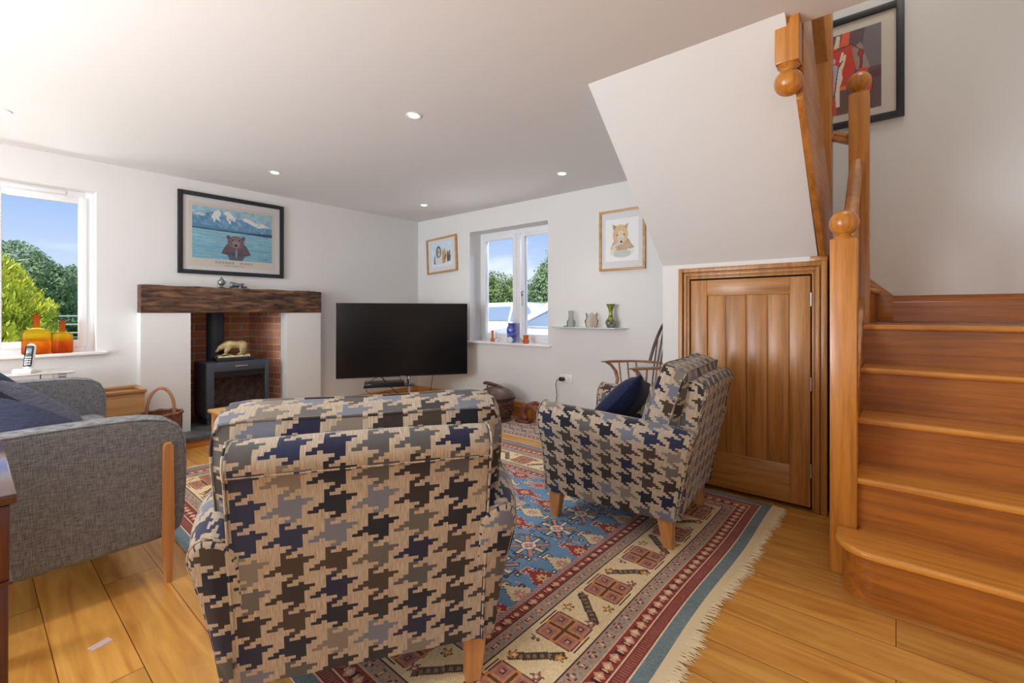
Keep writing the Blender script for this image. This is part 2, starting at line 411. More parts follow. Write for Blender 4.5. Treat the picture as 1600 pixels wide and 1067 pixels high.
def brick_mat():
    m, t, b = new_mat('red_brick'); L = t.links.new; N = t.nodes.new
    c = N('ShaderNodeTexCoord'); sp = N('ShaderNodeSeparateXYZ'); L(c.outputs['Object'], sp.inputs[0])
    ad = N('ShaderNodeMath'); ad.operation = 'ADD'; L(sp.outputs['X'], ad.inputs[0]); L(sp.outputs['Y'], ad.inputs[1])
    cb = N('ShaderNodeCombineXYZ'); L(ad.outputs[0], cb.inputs[0]); L(sp.outputs['Z'], cb.inputs[1])
    br = N('ShaderNodeTexBrick'); br.inputs['Scale'].default_value = 1.0; br.inputs['Brick Width'].default_value = 0.222; br.inputs['Row Height'].default_value = 0.075; br.inputs['Mortar Size'].default_value = 0.0055
    br.inputs['Color1'].default_value = lin((180, 110, 80)); br.inputs['Color2'].default_value = lin((212, 144, 104)); br.inputs['Mortar'].default_value = lin((200, 186, 174))
    L(cb.outputs[0], br.inputs['Vector'])
    n = N('ShaderNodeTexNoise'); n.inputs['Scale'].default_value = 14; n.inputs['Detail'].default_value = 6; L(c.outputs['Object'], n.inputs['Vector'])
    mx = N('ShaderNodeMix'); mx.data_type = 'RGBA'; mx.blend_type = 'OVERLAY'; mx.inputs['Factor'].default_value = 0.4; L(br.outputs['Color'], mx.inputs[6]); L(n.outputs['Color'], mx.inputs[7])
    hs = N('ShaderNodeHueSaturation'); hs.inputs['Saturation'].default_value = 0.95; L(mx.outputs[2], hs.inputs['Color'])
    L(hs.outputs[0], b.inputs['Base Color']); b.inputs['Roughness'].default_value = 0.85
    bp = N('ShaderNodeBump'); bp.inputs['Strength'].default_value = 0.5; bp.inputs['Distance'].default_value = 0.008; bp.invert = True; L(br.outputs['Fac'], bp.inputs['Height']); L(bp.outputs[0], b.inputs['Normal'])
    return m
M_brick = brick_mat()

def beam_mat():
    m, t, b = new_mat('old_dark_oak_beam'); L = t.links.new; N = t.nodes.new
    c = N('ShaderNodeTexCoord'); mp = N('ShaderNodeMapping'); mp.inputs['Scale'].default_value = (13, 2.0, 13); L(c.outputs['Object'], mp.inputs[0])
    n = N('ShaderNodeTexNoise'); n.inputs['Scale'].default_value = 2.2; n.inputs['Detail'].default_value = 9; n.inputs['Distortion'].default_value = 0.8; L(mp.outputs[0], n.inputs['Vector'])
    r = N('ShaderNodeValToRGB'); r.color_ramp.elements[0].position = 0.34; r.color_ramp.elements[0].color = lin((38, 26, 20)); r.color_ramp.elements[1].position = 0.7; r.color_ramp.elements[1].color = lin((132, 96, 66))
    e = r.color_ramp.elements.new(0.5); e.color = lin((90, 62, 44))
    L(n.outputs['Fac'], r.inputs[0]); L(r.outputs[0], b.inputs['Base Color']); b.inputs['Roughness'].default_value = 0.7
    bp = N('ShaderNodeBump'); bp.inputs['Strength'].default_value = 0.7; bp.inputs['Distance'].default_value = 0.02; L(n.outputs['Fac'], bp.inputs['Height']); L(bp.outputs[0], b.inputs['Normal'])
    return m
M_beam = beam_mat()

def houndstooth(name):
    """woven fabric of ragged checks: stepped star motifs on linen, 8 x 9 cells a repeat, one yarn colour per star"""
    m, t, b = new_mat(name); L = t.links.new; N = t.nodes.new
    def mth(op, a, b_=None, c_=None):
        n = N('ShaderNodeMath'); n.operation = op
        for i, v in enumerate((a, b_, c_)):
            if v is None: continue
            if isinstance(v, (int, float)): n.inputs[i].default_value = v
            else: L(v, n.inputs[i])
        return n.outputs[0]
    uv = N('ShaderNodeUVMap'); uv.uv_map = 'UVMap'; sp = N('ShaderNodeSeparateXYZ'); L(uv.outputs[0], sp.inputs[0])
    X = mth('DIVIDE', sp.outputs['X'], 0.0136); Y = mth('DIVIDE', sp.outputs['Y'], 0.0094)
    tx = mth('FLOOR', mth('DIVIDE', X, 8.0)); ty = mth('FLOOR', mth('DIVIDE', Y, 9.0))
    i = mth('FLOOR', mth('SUBTRACT', X, mth('MULTIPLY', tx, 8.0)))
    jj = mth('FLOOR', mth('SUBTRACT', Y, mth('MULTIPLY', ty, 9.0)))
    pos = mth('DIVIDE', mth('SUBTRACT', 8.5, jj), 9.0)
    T1 = [(3, 5), (3, 4), (3, 8), (3, 8), (2, 7), (1, 7), (0, 2), (5, 7), (4, 6)]
    T2 = [(9, 9), (6, 7), (0, 1), (9, 9), (9, 9), (9, 9), (3, 7), (9, 9), (9, 9)]
    def table(T):
        r = N('ShaderNodeValToRGB'); r.color_ramp.interpolation = 'CONSTANT'; el = r.color_ramp.elements
        el[0].position = 0.0; el[0].color = (T[0][0] / 10, T[0][1] / 10, 0, 1)
        el[1].position = 1 / 9; el[1].color = (T[1][0] / 10, T[1][1] / 10, 0, 1)
        for k in range(2, 9):
            e = el.new(k / 9); e.color = (T[k][0] / 10, T[k][1] / 10, 0, 1)
        L(pos, r.inputs[0]); s = N('ShaderNodeSeparateColor'); L(r.outputs[0], s.inputs[0])
        i1 = mth('DIVIDE', mth('ADD', i, 0.5), 10.0)
        return mth('MULTIPLY', mth('GREATER_THAN', i1, s.outputs[0]), mth('LESS_THAN', i1, s.outputs[1]))
    f1 = table(T1); f2 = table(T2); fill = mth('MAXIMUM', f1, f2)
    wrap = mth('MULTIPLY', f2, mth('LESS_THAN', i, 0.5))
    cb = N('ShaderNodeCombineXYZ'); L(mth('SUBTRACT', tx, wrap), cb.inputs[0]); L(ty, cb.inputs[1]); cb.inputs[2].default_value = 3.7
    wn = N('ShaderNodeTexWhiteNoise'); wn.noise_dimensions = '3D'; L(cb.outputs[0], wn.inputs['Vector'])
    pr = N('ShaderNodeValToRGB'); pr.color_ramp.interpolation = 'CONSTANT'; el = pr.color_ramp.elements
    pal = [(32, 34, 62), (27, 31, 44), (66, 55, 46), (84, 84, 84), (110, 116, 132), (40, 48, 78), (124, 116, 106), (48, 42, 40), (96, 94, 90)]
    el[0].position = 0; el[0].color = lin(pal[0]); el[1].position = 1 / 9; el[1].color = lin(pal[1])
    for k in range(2, 9):
        e = el.new(k / 9); e.color = lin(pal[k])
    L(wn.outputs['Value'], pr.inputs[0])
    # yarn: fine upright slubs
    mp = N('ShaderNodeMapping'); mp.inputs['Scale'].default_value = (420, 26, 1); L(uv.outputs[0], mp.inputs[0])
    n = N('ShaderNodeTexNoise'); n.inputs['Scale'].default_value = 1.0; n.inputs['Detail'].default_value = 2; L(mp.outputs[0], n.inputs['Vector'])
    lr = N('ShaderNodeValToRGB'); lr.color_ramp.elements[0].position = 0.3; lr.color_ramp.elements[0].color = lin((150, 136, 118)); lr.color_ramp.elements[1].position = 0.68; lr.color_ramp.elements[1].color = lin((190, 177, 158))
    L(n.outputs['Fac'], lr.inputs[0])
    mx = N('ShaderNodeMix'); mx.data_type = 'RGBA'; L(fill, mx.inputs['Factor']); L(lr.outputs[0], mx.inputs[6]); L(pr.outputs[0], mx.inputs[7])
    L(mx.outputs[2], b.inputs['Base Color']); b.inputs['Roughness'].default_value = 0.85
    b.inputs['Sheen Weight'].default_value = 0.25; b.inputs['Specular IOR Level'].default_value = 0.25
    bp = N('ShaderNodeBump'); bp.inputs['Strength'].default_value = 0.25; bp.inputs['Distance'].default_value = 0.002; L(n.outputs['Fac'], bp.inputs['Height']); L(bp.outputs[0], b.inputs['Normal'])
    return m
M_hound = houndstooth('ragged_check_fabric')
def tweed(name, c1, c2, s=1.0):
    m, t, b = new_mat(name); L = t.links.new; N = t.nodes.new
    uv = N('ShaderNodeTexCoord')
    outs = []
    for sc in ((520 * s, 520 * s, 30 * s), (30 * s, 30 * s, 520 * s)):
        mp = N('ShaderNodeMapping'); mp.inputs['Scale'].default_value = sc; L(uv.outputs['Object'], mp.inputs[0])
        n = N('ShaderNodeTexNoise'); n.inputs['Scale'].default_value = 1.0; n.inputs['Detail'].default_value = 2; L(mp.outputs[0], n.inputs['Vector']); outs.append(n.outputs['Fac'])
    a = N('ShaderNodeMath'); a.operation = 'ADD'; L(outs[0], a.inputs[0]); L(outs[1], a.inputs[1])
    h = N('ShaderNodeMath'); h.operation = 'MULTIPLY'; h.inputs[1].default_value = 0.5; L(a.outputs[0], h.inputs[0])
    r = N('ShaderNodeValToRGB'); r.color_ramp.elements[0].position = 0.36; r.color_ramp.elements[0].color = lin(c2); r.color_ramp.elements[1].position = 0.64; r.color_ramp.elements[1].color = lin(c1)
    L(h.outputs[0], r.inputs[0]); L(r.outputs[0], b.inputs['Base Color']); b.inputs['Roughness'].default_value = 0.9; b.inputs['Specular IOR Level'].default_value = 0.2
    bp = N('ShaderNodeBump'); bp.inputs['Strength'].default_value = 0.3; bp.inputs['Distance'].default_value = 0.002; L(h.outputs[0], bp.inputs['Height']); L(bp.outputs[0], b.inputs['Normal'])
    return m
M_grey = tweed('grey_tweed', (154, 157, 162), (86, 87, 92))
M_navy = tweed('navy_velvet', (24, 34, 76), (12, 17, 42), 0.5); MATS['navy_velvet'].node_tree.nodes['Principled BSDF'].inputs['Sheen Weight'].default_value = 0.15
M_navy2 = tweed('navy_patchwork', (66, 72, 96), (40, 46, 70), 0.6)
M_patch = tweed('faded_blue_patchwork', (110, 110, 122), (66, 72, 92), 0.6)
M_darkblue = tweed('dark_denim', (48, 60, 84), (28, 36, 56), 0.6)

# ================================================================== the room (x runs along the far wall, y towards it; metres)
XL, YF, H = -5.01, 3.98, 2.40          # left (fireplace) wall, far wall, ceiling
def wall_with_hole(mb, axis, pos, thick, a0, a1, z0, z1, hole):
    """slab in the plane axis = pos .. pos + thick with a rectangular hole (h0, h1, hz0, hz1)"""
    h0, h1, g0, g1 = hole
    for (b0, b1, c0, c1) in ((a0, h0, z0, z1), (h1, a1, z0, z1), (h0, h1, z0, g0), (h0, h1, g1, z1)):
        lo, hi = min(pos, pos + thick), max(pos, pos + thick)
        if axis == 'x': mb.box(lo, hi, b0, b1, c0, c1)
        else: mb.box(b0, b1, lo, hi, c0, c1)
struct(MB().box(-6.0, 3.0, -3.2, 4.3, -0.12, 0).build('floor', M_floor, smooth=False), 'honey oak floorboards running through the whole room', 'floor')
# ceiling with the stairwell cut out
mb = MB(); mb.box(XL - 0.3, -1.273, -3.2, YF + 0.3, H, H + 0.2); mb.box(-1.273, -0.394, -3.2, 2.158, H, H + 0.2); mb.box(-0.394, -0.31, -3.2, 2.205, H, H + 0.2); mb.box(-0.31, 3.0, -3.2, 2.29, H, H + 0.2)
struct(mb.build('ceiling', M_ceil, smooth=False), 'flat white ceiling with recessed lights', 'ceiling')
# left wall: window opening and the recess of the fireplace
mb = MB()
wall_with_hole(mb, 'x', XL, -0.3, -3.2, 1.25, 0, H, (-0.55, 0.69, 0.83, 2.157))
mb.box(XL - 0.3, XL, 2.25, YF + 0.3, 0, H); mb.box(XL - 0.3, XL, 1.25, 2.25, 1.30, H)
struct(mb.build('wall_left', M_wall, smooth=False), 'white wall with the fireplace and the single-light window', 'wall')
mb = MB(); wall_with_hole(mb, 'y', YF, 0.3, XL - 0.3, 1.1, 0, 4.9, (-4.012, -2.838, 0.80, 2.15))
struct(mb.build('wall_far', M_wall, smooth=False), 'white far wall with the small casement window, running up behind the stairs', 'wall')
# chimney breast: two plastered piers, brick-lined recess
mb = MB(); mb.box(XL - 0.03, -4.89, 0.952, 1.31, 0, 1.164); mb.box(XL - 0.03, -4.89, 2.163, 2.532, 0, 1.164)
struct(mb.build('trim_1', M_wall, smooth=False), 'white plastered fireplace piers under the beam', 'fireplace surround')
mb = MB(); mb.prism([(XL - 0.02, 2.163), (-5.52, 2.02), (-5.52, 2.3), (XL - 0.02, 2.3)], 'z', 0, 1.34)
mb.prism([(XL - 0.02, 1.31), (XL - 0.02, 1.2), (-5.52, 1.2), (-5.52, 1.36)], 'z', 0, 1.34)
mb.box(-5.62, -5.5, 1.2, 2.3, 0, 1.34); mb.box(-5.52, XL - .002, 1.2, 2.3, 1.28, 1.34)
struct(mb.build('wall_recess', M_brick, smooth=False), 'red brick lining of the fireplace recess', 'brick recess')
# unseen rear and right of the room
mb = MB(); mb.box(XL - 0.3, 3.0, -3.2, -3.0, 0, H); struct(mb.build('wall_rear', M_wall, smooth=False), 'white rear wall behind the viewer', 'wall')
mb = MB(); mb.box(2.9, 3.05, -3.0, 2.3, 0, H); mb.box(0.95, 3.0, 2.29, 2.4, 0, H); struct(mb.build('wall_right', M_wall, smooth=False), 'white right wall out of view', 'wall')
# stair soffit, cupboard wall
mb = MB(); mb.prism([(3.24, 1.497), (3.19, 1.497), (2.158, 2.40), (2.158, 2.60), (2.25, 2.60), (3.24, 1.72)], 'x', -1.273, -0.35)
struct(mb.build('ceiling_soffit', M_wall, smooth=False), 'sloping white plaster under the upper stair flight', 'sloping soffit')
mb = MB(); mb.box(-1.273, -1.10, 3.19, 3.24, 0, 1.497); mb.box(-1.10, -0.36, 3.19, 3.24, 1.42, 1.497); mb.box(-1.273, -1.22, 3.24, YF, 0, 1.6)
mb.prism([(3.24, 1.45), (3.24, 1.72), (2.25, 2.60), (2.25, 4.8), (YF, 4.8), (YF, 1.45)], 'x', -1.273, -1.22)
struct(mb.build('wall_cupboard', M_wall, smooth=False), 'white wall of the cupboard under the stairs', 'cupboard wall')
# stairwell above the ceiling
mb = MB(); mb.box(0.82, 0.95, 2.29, YF, 0, 4.9); mb.box(-1.273, 0.95, 2.10, 2.158, 2.6, 4.9)
struct(mb.build('wall_stairwell', M_wall, smooth=False), 'white side walls of the stairwell', 'stairwell wall')
struct(MB().box(-1.3, 0.95, 2.1, YF + 0.1, 4.8, 4.95).build('ceiling_stairwell', M_ceil, smooth=False), 'white ceiling high over the stairs', 'stairwell ceiling')
# skirtings
def skirt_profile(mb, axis, wallpos, sign, a, b, h=0.17, z0=0.0, t=0.02):
    """moulded board; sign = direction from the wall into the room"""
    p = [(0, 0), (t, 0), (t, h - 0.045), (t - 0.006, h - 0.038), (t - 0.004, h - 0.03), (t - 0.012, h - 0.006), (t - 0.014, h), (0, h)]
    pts = [(wallpos + sign * q[0], z0 + q[1]) for q in p]
    if axis == 'x': mb.prism(pts, 'x', a, b)
    else: mb.prism([(q[0], q[1]) for q in pts], 'y', a, b)
mb = MB(); skirt_profile(mb, 'x', YF, -1, XL, -1.273); struct(mb.build('baseboard_far', M_skirt), 'oak skirting board along the far wall', 'skirting')
mb = MB(); skirt_profile(mb, 'y', XL, 1, 2.532, YF); skirt_profile(mb, 'y', XL, 1, -3.0, 0.952); struct(mb.build('baseboard_left', M_skirt_y), 'oak skirting board along the fireplace wall', 'skirting')

# ---- windows
def window(name, axis, a0, a1, z0, z1, inner, outdir, mull, sashes, label):
    """frame set back in the wall; 'inner' is the room side of the frame; outdir is the sign of the outward direction"""
    w = empty(name, ((inner if axis == 'x' else (a0 + a1) / 2), ((a0 + a1) / 2 if axis == 'x' else inner), z0)); struct(w, label, 'window')
    def bx(mb, p0, p1, b0, b1, c0, c1, bev=0.004):
        lo, hi = sorted((inner + outdir * p0, inner + outdir * p1))
        if axis == 'x': mb.box(lo, hi, b0, b1, c0, c1, bev)
        else: mb.box(b0, b1, lo, hi, c0, c1, bev)
    L0 = Vector(w.location)
    def fin(mb, nm, mat, par):
        bmesh.ops.translate(mb.bm, verts=mb.bm.verts, vec=-L0); o = mb.build(nm, mat, par); return o
    F = 0.055
    mb = MB(); bx(mb, 0, 0.07, a0, a0 + F, z0, z1); bx(mb, 0, 0.07, a1 - F, a1, z0, z1); bx(mb, 0, 0.07, a0 + F, a1 - F, z0, z0 + F); bx(mb, 0, 0.07, a0 + F, a1 - F, z1 - F, z1)
    for m_ in mull: bx(mb, 0, 0.07, m_ - 0.03, m_ + 0.03, z0 + F, z1 - F)
    fr = fin(mb, 'window_frame', M_upvc, w)
    for (s0, s1) in sashes:
        mb = MB(); S = 0.05; q0, q1 = z0 + F - 0.006, z1 - F + 0.006
        bx(mb, -0.012, 0.05, s0, s0 + S, q0, q1, 0.006); bx(mb, -0.012, 0.05, s1 - S, s1, q0, q1, 0.006)
        bx(mb, -0.0115, 0.05, s0 + S - .004, s1 - S + .004, q0, q0 + S, 0.006); bx(mb, -0.0115, 0.05, s0 + S - .004, s1 - S + .004, q1 - S, q1, 0.006)
        sa = fin(mb, 'window_sash', M_upvc, w)
        mb = MB(); bx(mb, 0.018, 0.024, s0 + S - 0.004, s1 - S + 0.004, q0 + S - 0.004, q1 - S + 0.004, 0); fin(mb, 'pane', M_glass, sa)
    return w, fin, bx
w1, fin, bx = window('window_1', 'x', -0.55, 0.69, 0.845, 2.157, XL - 0.11, -1, [0.13], [(-0.505, 0.108), (0.125, 0.645)], 'white framed window in the left wall beside the fireplace')
mb = MB(); bx(mb, -0.008, 0.0, 0.22, 0.52, 2.118, 2.142, 0.003); fin(mb, 'trickle_vent', M_upvc, w1)
mb = MB(); mb.box(-5.13, -4.965, -0.60, 0.755, 0.825, 0.85, 0.008); sl = fin(mb, 'window_sill', M_gloss, w1)
w2, fin, bx = window('window_2', 'y', -4.012, -2.838, 0.815, 2.15, YF + 0.19, 1, [-3.405], [(-3.965, -3.425), (-3.345, -2.90)], 'white two-light casement window in the far wall')
mb = MB(); bx(mb, -0.008, 0.0, -3.75, -3.45, 2.11, 2.135, 0.003); fin(mb, 'trickle_vent', M_upvc, w2)
mb = MB(); mb.box(-4.05, -2.79, 3.945, 4.18, 0.797, 0.82, 0.008); fin(mb, 'window_sill', M_gloss, w2)
mb = MB(); mb.box(-3.335, -3.31, 4.148, 4.16, 1.36, 1.42, 0.004); mb.box(-3.33, -3.315, 4.12, 4.15, 1.385, 1.40, 0.003); mb.tube([(-3.322, 4.124, 1.39), (-3.322, 4.12, 1.33), (-3.32, 4.122, 1.25)], 0.007); fin(mb, 'window_handle', M_steel, w2)

# ---- cupboard door and its frame
D = empty('door_1', (-0.72, 3.17, 0.0)); struct(D, 'low oak cupboard door of upright boards under the stairs', 'door')
def rel(mb, o): bmesh.ops.translate(mb.bm, verts=mb.bm.verts, vec=-Vector(o.location)); return mb
FX0, FX1, DX0, DX1, DT = -1.159, -0.306, -1.071, -0.381, 1.387
def frame_piece(mb, x0, x1, z0, z1, vertical):
    mb.box(x0, x1, 3.165, 3.19, z0, z1, 0.003)
mb = MB()
def arch(mb, o, i, y0, y1):   # nested U of the moulded architrave between outsets o (outer) and i (inner) from the door edge
    mb.box(DX0 - o, DX0 - i, y0, y1, 0, DT + o, 0.0025); mb.box(DX1 + i, DX1 + o, y0, y1, 0, DT + o, 0.0025); mb.box(DX0 - i, DX1 + i, y0, y1, DT + i, DT + o, 0.0025)
arch(mb, 0.080, 0.052, 3.158, 3.19); arch(mb, 0.052, 0.044, 3.175, 3.19); arch(mb, 0.044, 0.026, 3.162, 3.19); arch(mb, 0.026, 0.018, 3.17, 3.19); arch(mb, 0.018, 0.006, 3.165, 3.19)
rel(mb, D).build('door_frame', M_door, D)
mb = MB(); mb.box(DX0 + .002, DX0 + 0.107, 3.168, 3.2, 0.03, DT - .004, 0.002); mb.box(DX1 - 0.107, DX1 - .002, 3.168, 3.2, 0.03, DT - .004, 0.002); rel(mb, D).build('stile', M_door, D)
mb = MB(); mb.box(DX0 + .107, DX1 - 0.107, 3.1682, 3.2, 1.28, DT - .004, 0.002); mb.box(DX0 + .107, DX1 - 0.107, 3.1682, 3.2, 0.03, 0.257, 0.002); rel(mb, D).build('rail', M_door_x, D)
bx0, bx1 = DX0 + .107, DX1 - .107; nb = 4; w_ = (bx1 - bx0) / nb
for k in range(nb):
    a0, a1 = bx0 + k * w_, bx0 + (k + 1) * w_
    mb = MB(); mb.box(a0 + 0.004, a1 - 0.004, 3.176, 3.196, 0.25, 1.285, 0.004); mb.box(a0 - 0.001, a1 + 0.001, 3.182, 3.196, 0.25, 1.285)
    rel(mb, D).build('board', M_door, D)
for z in (0.245, 0.75, 1.245):
    mb = MB(); mb.lathe([(0.007, -0.04), (0.007, 0.04)], seg=10); o = mb.build('hinge', M_steel, D); o.location = (DX1 + 0.001 + 0.72, -0.005, z)
mb = MB(); mb.box(-1.045, -1.005, 3.155, 3.169, 0.845, 0.885, 0.006); mb.ball((-1.025, 3.148, 0.87), 0.022, 12, (0.8, 0.7, 1.2)); o = rel(mb, D).build('door_knob', M_chrome, D); o['label'] = 'small chrome knob'
mb = MB(); mb.box(-1.13, -0.31, 3.24, 3.28, 0, 1.4); mb.box(-0.306, -0.195, 3.26, 3.3, 0, 1.5); struct(mb.build('trim_2', M_shade_joint, smooth=False), 'panels coloured dark for the shade beside the cupboard frame', 'shade panel')  # solid panels whose dark colour stands for the shade in the gap
mb = MB(); mb.box(-0.385, -0.30, 3.168, 3.22, 1.467, 1.495, 0.003); struct(mb.build('trim_3', M_oak_x), 'oak packing block above the cupboard frame', 'trim block')

# ================================================================== staircase
ST = empty('staircase', (0.0, 2.5, 0.0)); tag(ST, 'oak staircase with ball-topped newel posts rising at the right', 'staircase')
def sp(mb, name, mat, **k): return rel(mb, ST).build(name, mat, ST, **k)
RI, GO, Y1 = 0.22, 0.245, 2.28
XS = -0.142
def nosed_tread(pts, z, name='tread', mat=None):
    b = bmesh.new(); v = [b.verts.new((p[0], p[1], z - 0.03)) for p in pts]; f = b.faces.new(v)
    r = bmesh.ops.extrude_face_region(b, geom=[f]); bmesh.ops.translate(b, verts=[g for g in r['geom'] if isinstance(g, bmesh.types.BMVert)], vec=(0, 0, 0.03))
    bmesh.ops.recalc_face_normals(b, faces=b.faces)
    bmesh.ops.bevel(b, geom=[e for e in b.edges if abs(e.verts[0].co.z - e.verts[1].co.z) < 1e-4], offset=0.012, segments=4, profile=0.5, affect='EDGES')
    mb = MB(); mb.merge(b); return sp(mb, name, mat or M_stair)
# bottom step with its rounded end
arc = [(-0.06 - 0.145 * math.sin(t), 2.425 - 0.145 * math.cos(t)) for t in [i / 12 * PI / 2 for i in range(13)]]
pts = [(0.80, Y1)] + arc + [(-0.205, 2.513), (XS + .012, 2.513), (XS + .012, Y1 + GO + .05), (0.80, Y1 + GO + .05)]
nosed_tread(pts, RI)
arc = [(-0.06 - 0.115 * math.sin(t), 2.44 - 0.115 * math.cos(t)) for t in [i / 12 * PI / 2 for i in range(13)]]
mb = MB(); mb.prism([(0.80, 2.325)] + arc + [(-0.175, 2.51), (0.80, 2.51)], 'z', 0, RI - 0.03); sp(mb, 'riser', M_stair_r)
for k in range(2, 6):
    y0 = Y1 + (k - 1) * GO; z = k * RI
    y1 = y0 + GO + 0.05 if k < 5 else YF - 0.002
    nosed_tread([(XS, y0), (0.81, y0), (0.81, y1), (XS, y1)], z)
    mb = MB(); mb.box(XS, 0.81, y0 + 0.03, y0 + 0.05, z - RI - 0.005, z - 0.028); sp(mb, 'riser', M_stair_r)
# winder turning left behind the second newel
nosed_tread([(-0.112, 3.505), (-0.075, YF - 0.003), (-1.2, YF - 0.003), (-1.2, 3.52)], 1.32)
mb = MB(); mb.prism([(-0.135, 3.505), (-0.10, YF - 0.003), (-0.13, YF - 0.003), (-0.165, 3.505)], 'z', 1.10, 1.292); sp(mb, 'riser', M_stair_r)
# strings of the lower flight
NO = lambda y: RI + (y - Y1) / GO * RI
mb = MB(); mb.prism([(2.61, 0.0), (3.41, 0.0), (3.41, NO(3.41) + 0.03), (3.3, NO(3.3) + 0.05), (2.61, NO(2.61) + 0.05)], 'x', -0.197, XS, 0.003); sp(mb, 'string', M_oak_y)
mb = MB(); mb.prism([(-0.016, 1.11), (-0.016, 1.285), (-0.30, 1.555), (-1.2, 2.4), (-1.2, 2.1), (-0.30, 1.32), (-0.12, 1.32), (-0.09, 1.11)], 'y', YF - 0.022, YF, 0.002); sp(mb, 'wall_string', M_oak_x)
mb = MB(); skirt_profile(mb, 'x', YF, -1, -0.016, 0.82, h=0.172, z0=1.108); sp(mb, 'skirting', M_stair_r)
# newel posts
def newel(x0, y0, w, z0, z1, ball=True, r=0.055, drop=False):
    mb = MB(); mb.box(x0, x0 + w, y0, y0 + w, z0, z1, 0.005); n = sp(mb, 'newel_post', M_newel)
    cx, cy = x0 + w / 2, y0 + w / 2
    if ball:
        mb = MB(); s = -1 if drop else 1; z = z0 if drop else z1
        prof = [(0.040, z), (0.042, z + s * 0.006), (0.036, z + s * 0.012), (0.028, z + s * 0.018), (0.026, z + s * 0.024)]
        n_ = 14; zc = z + s * (0.022 + r * 0.9)
        for i in range(n_ + 1):
            t = -math.asin(min(1, 0.026 / r)) ; a = (PI - math.asin(0.026 / r)) - (PI - math.asin(0.026 / r)) * i / n_
            prof.append((r * math.sin(a), zc + s * r * math.cos(a)))
        mb.lathe(prof, cx, cy, 28); o = rel(mb, ST).build('ball_cap', M_newel, n)
    return n
newel(-0.231, 2.516, 0.10, 0.0, 1.50, r=0.058)
newel(-0.219, 3.40, 0.10, 0.0, 2.475, r=0.060)
newel(-0.402, 3.40, 0.10, 1.3, 3.35, ball=False)
newel(-0.394, 2.20, 0.089, 2.215, 3.5, r=0.055, drop=True)
# handrails
def rail(p, q, w=0.06, h=0.055, name='handrail'):
    d = Vector(q) - Vector(p); L_ = d.length
    prof = [(-w / 2, 0), (-w / 2, h * .35), (-w * .42, h * .45), (-w / 2, h * .6), (-w * .4, h * .92), (-w * .15, h), (w * .15, h), (w * .4, h * .92), (w / 2, h * .6), (w * .42, h * .45), (w / 2, h * .35), (w / 2, 0)]
    x = d.normalized(); up = Vector((0, 0, 1)); s = x.cross(up).normalized(); u = s.cross(x)
    b = bmesh.new(); A = [b.verts.new(Vector(p) + s * a + u * c_) for a, c_ in prof]; B = [b.verts.new(Vector(q) + s * a + u * c_) for a, c_ in prof]
    b.faces.new(A); b.faces.new(B[::-1]); n = len(prof)
    for i in range(n): b.faces.new((A[i], B[i], B[(i + 1) % n], A[(i + 1) % n]))
    bmesh.ops.recalc_face_normals(b, faces=b.faces); mb = MB(); mb.merge(b); return sp(mb, name, M_oak_y)
SL = RI / GO
rail((-0.181, 2.61, 2.03 - 0.79 * SL), (-0.181, 3.405, 2.03), name='handrail')
rail((-0.215, 3.45, 2.19), (-0.305, 3.45, 2.235), name='handrail')
rail((-0.352, 3.41, 2.70), (-0.352, 2.28, 2.70 + 1.13 * SL), name='handrail')
for y in (2.76, 2.94, 3.12, 3.29):
    mb = MB(); mb.box(-0.199, -0.163, y - 0.018, y + 0.018, NO(y) + 0.03, 2.03 - (3.405 - y) * SL + 0.01, 0.003); sp(mb, 'baluster', M_newel)
# string of the upper flight, hanging under the soffit
bz = lambda y: 2.085 - 0.775 * (y - 2.28)
mb = MB(); mb.prism([(2.285, bz(2.285)), (3.16, max(1.497, bz(3.07))), (3.16, 1.95), (3.40, 1.75), (3.40, 2.15), (2.285, 3.13)] if False else [(2.285, bz(2.285)), (3.06, bz(3.06)), (3.18, 1.50), (3.40, 1.50), (3.40, 1.74), (2.285, 2.72)], 'x', -0.328, -0.300, 0.003); sp(mb, 'string', M_oak_y)

# ================================================================== upholstery helpers
def boxcushion(w, h, t, n=12, band=0.62, sag=0.0, round_=0.10, pinch=0.0, mat=None, puff=3.0):
    """stuffed cushion, x wide, y thick, z high, centred at the origin; returns an MB and its two seam loops"""
    b = bmesh.new(); bmesh.ops.create_cube(b, size=2.0)
    bmesh.ops.subdivide_edges(b, edges=b.edges[:], cuts=n, use_grid_fill=True)
    seams = []
    def f(a, c, q):
        bulge = (1 - abs(a) ** puff) * (1 - abs(q) ** puff)
        y = t / 2 * c * (band + (1 - band) * max(0, bulge) ** 0.6)
        cx = 1 - round_ * (abs(q) ** 8) * 0.5 + pinch * (q * q * a * a) - 0.03 * abs(c) * (1 - pinch)
        cz = 1 - round_ * (abs(a) ** 8) * 0.5 + pinch * (q * q * a * a) - 0.03 * abs(c) * (1 - pinch)
        x = w / 2 * a * cx * (1 + 0.02 * (1 - q * q)); z = h / 2 * q * cz * (1 + 0.02 * (1 - a * a))
        if q > 0: z -= sag * math.cos(a * 1.5) * q
        return Vector((x, y, z))
    for v in b.verts: v.co = f(*v.co)
    m = MB(); m.merge(b); m.boxuv()
    for c in (-1, 1):
        loop = []
        k = 14
        for i in range(k): loop.append(f(-1 + 2 * i / k, c, 1))
        for i in range(k): loop.append(f(1, c, 1 - 2 * i / k))
        for i in range(k): loop.append(f(1 - 2 * i / k, c, -1))
        for i in range(k): loop.append(f(-1, c, -1 + 2 * i / k))
        seams.append(loop)
    if mat is not None:
        bmesh.ops.transform(m.bm, matrix=mat, verts=m.bm.verts); seams = [[mat @ p for p in l] for l in seams]
    return m, seams
def pipe(loops, r=0.0045, closed=True):
    m = MB()
    for l in loops: m.tube(l, r, 6, closed=closed)
    m.boxuv(); return m

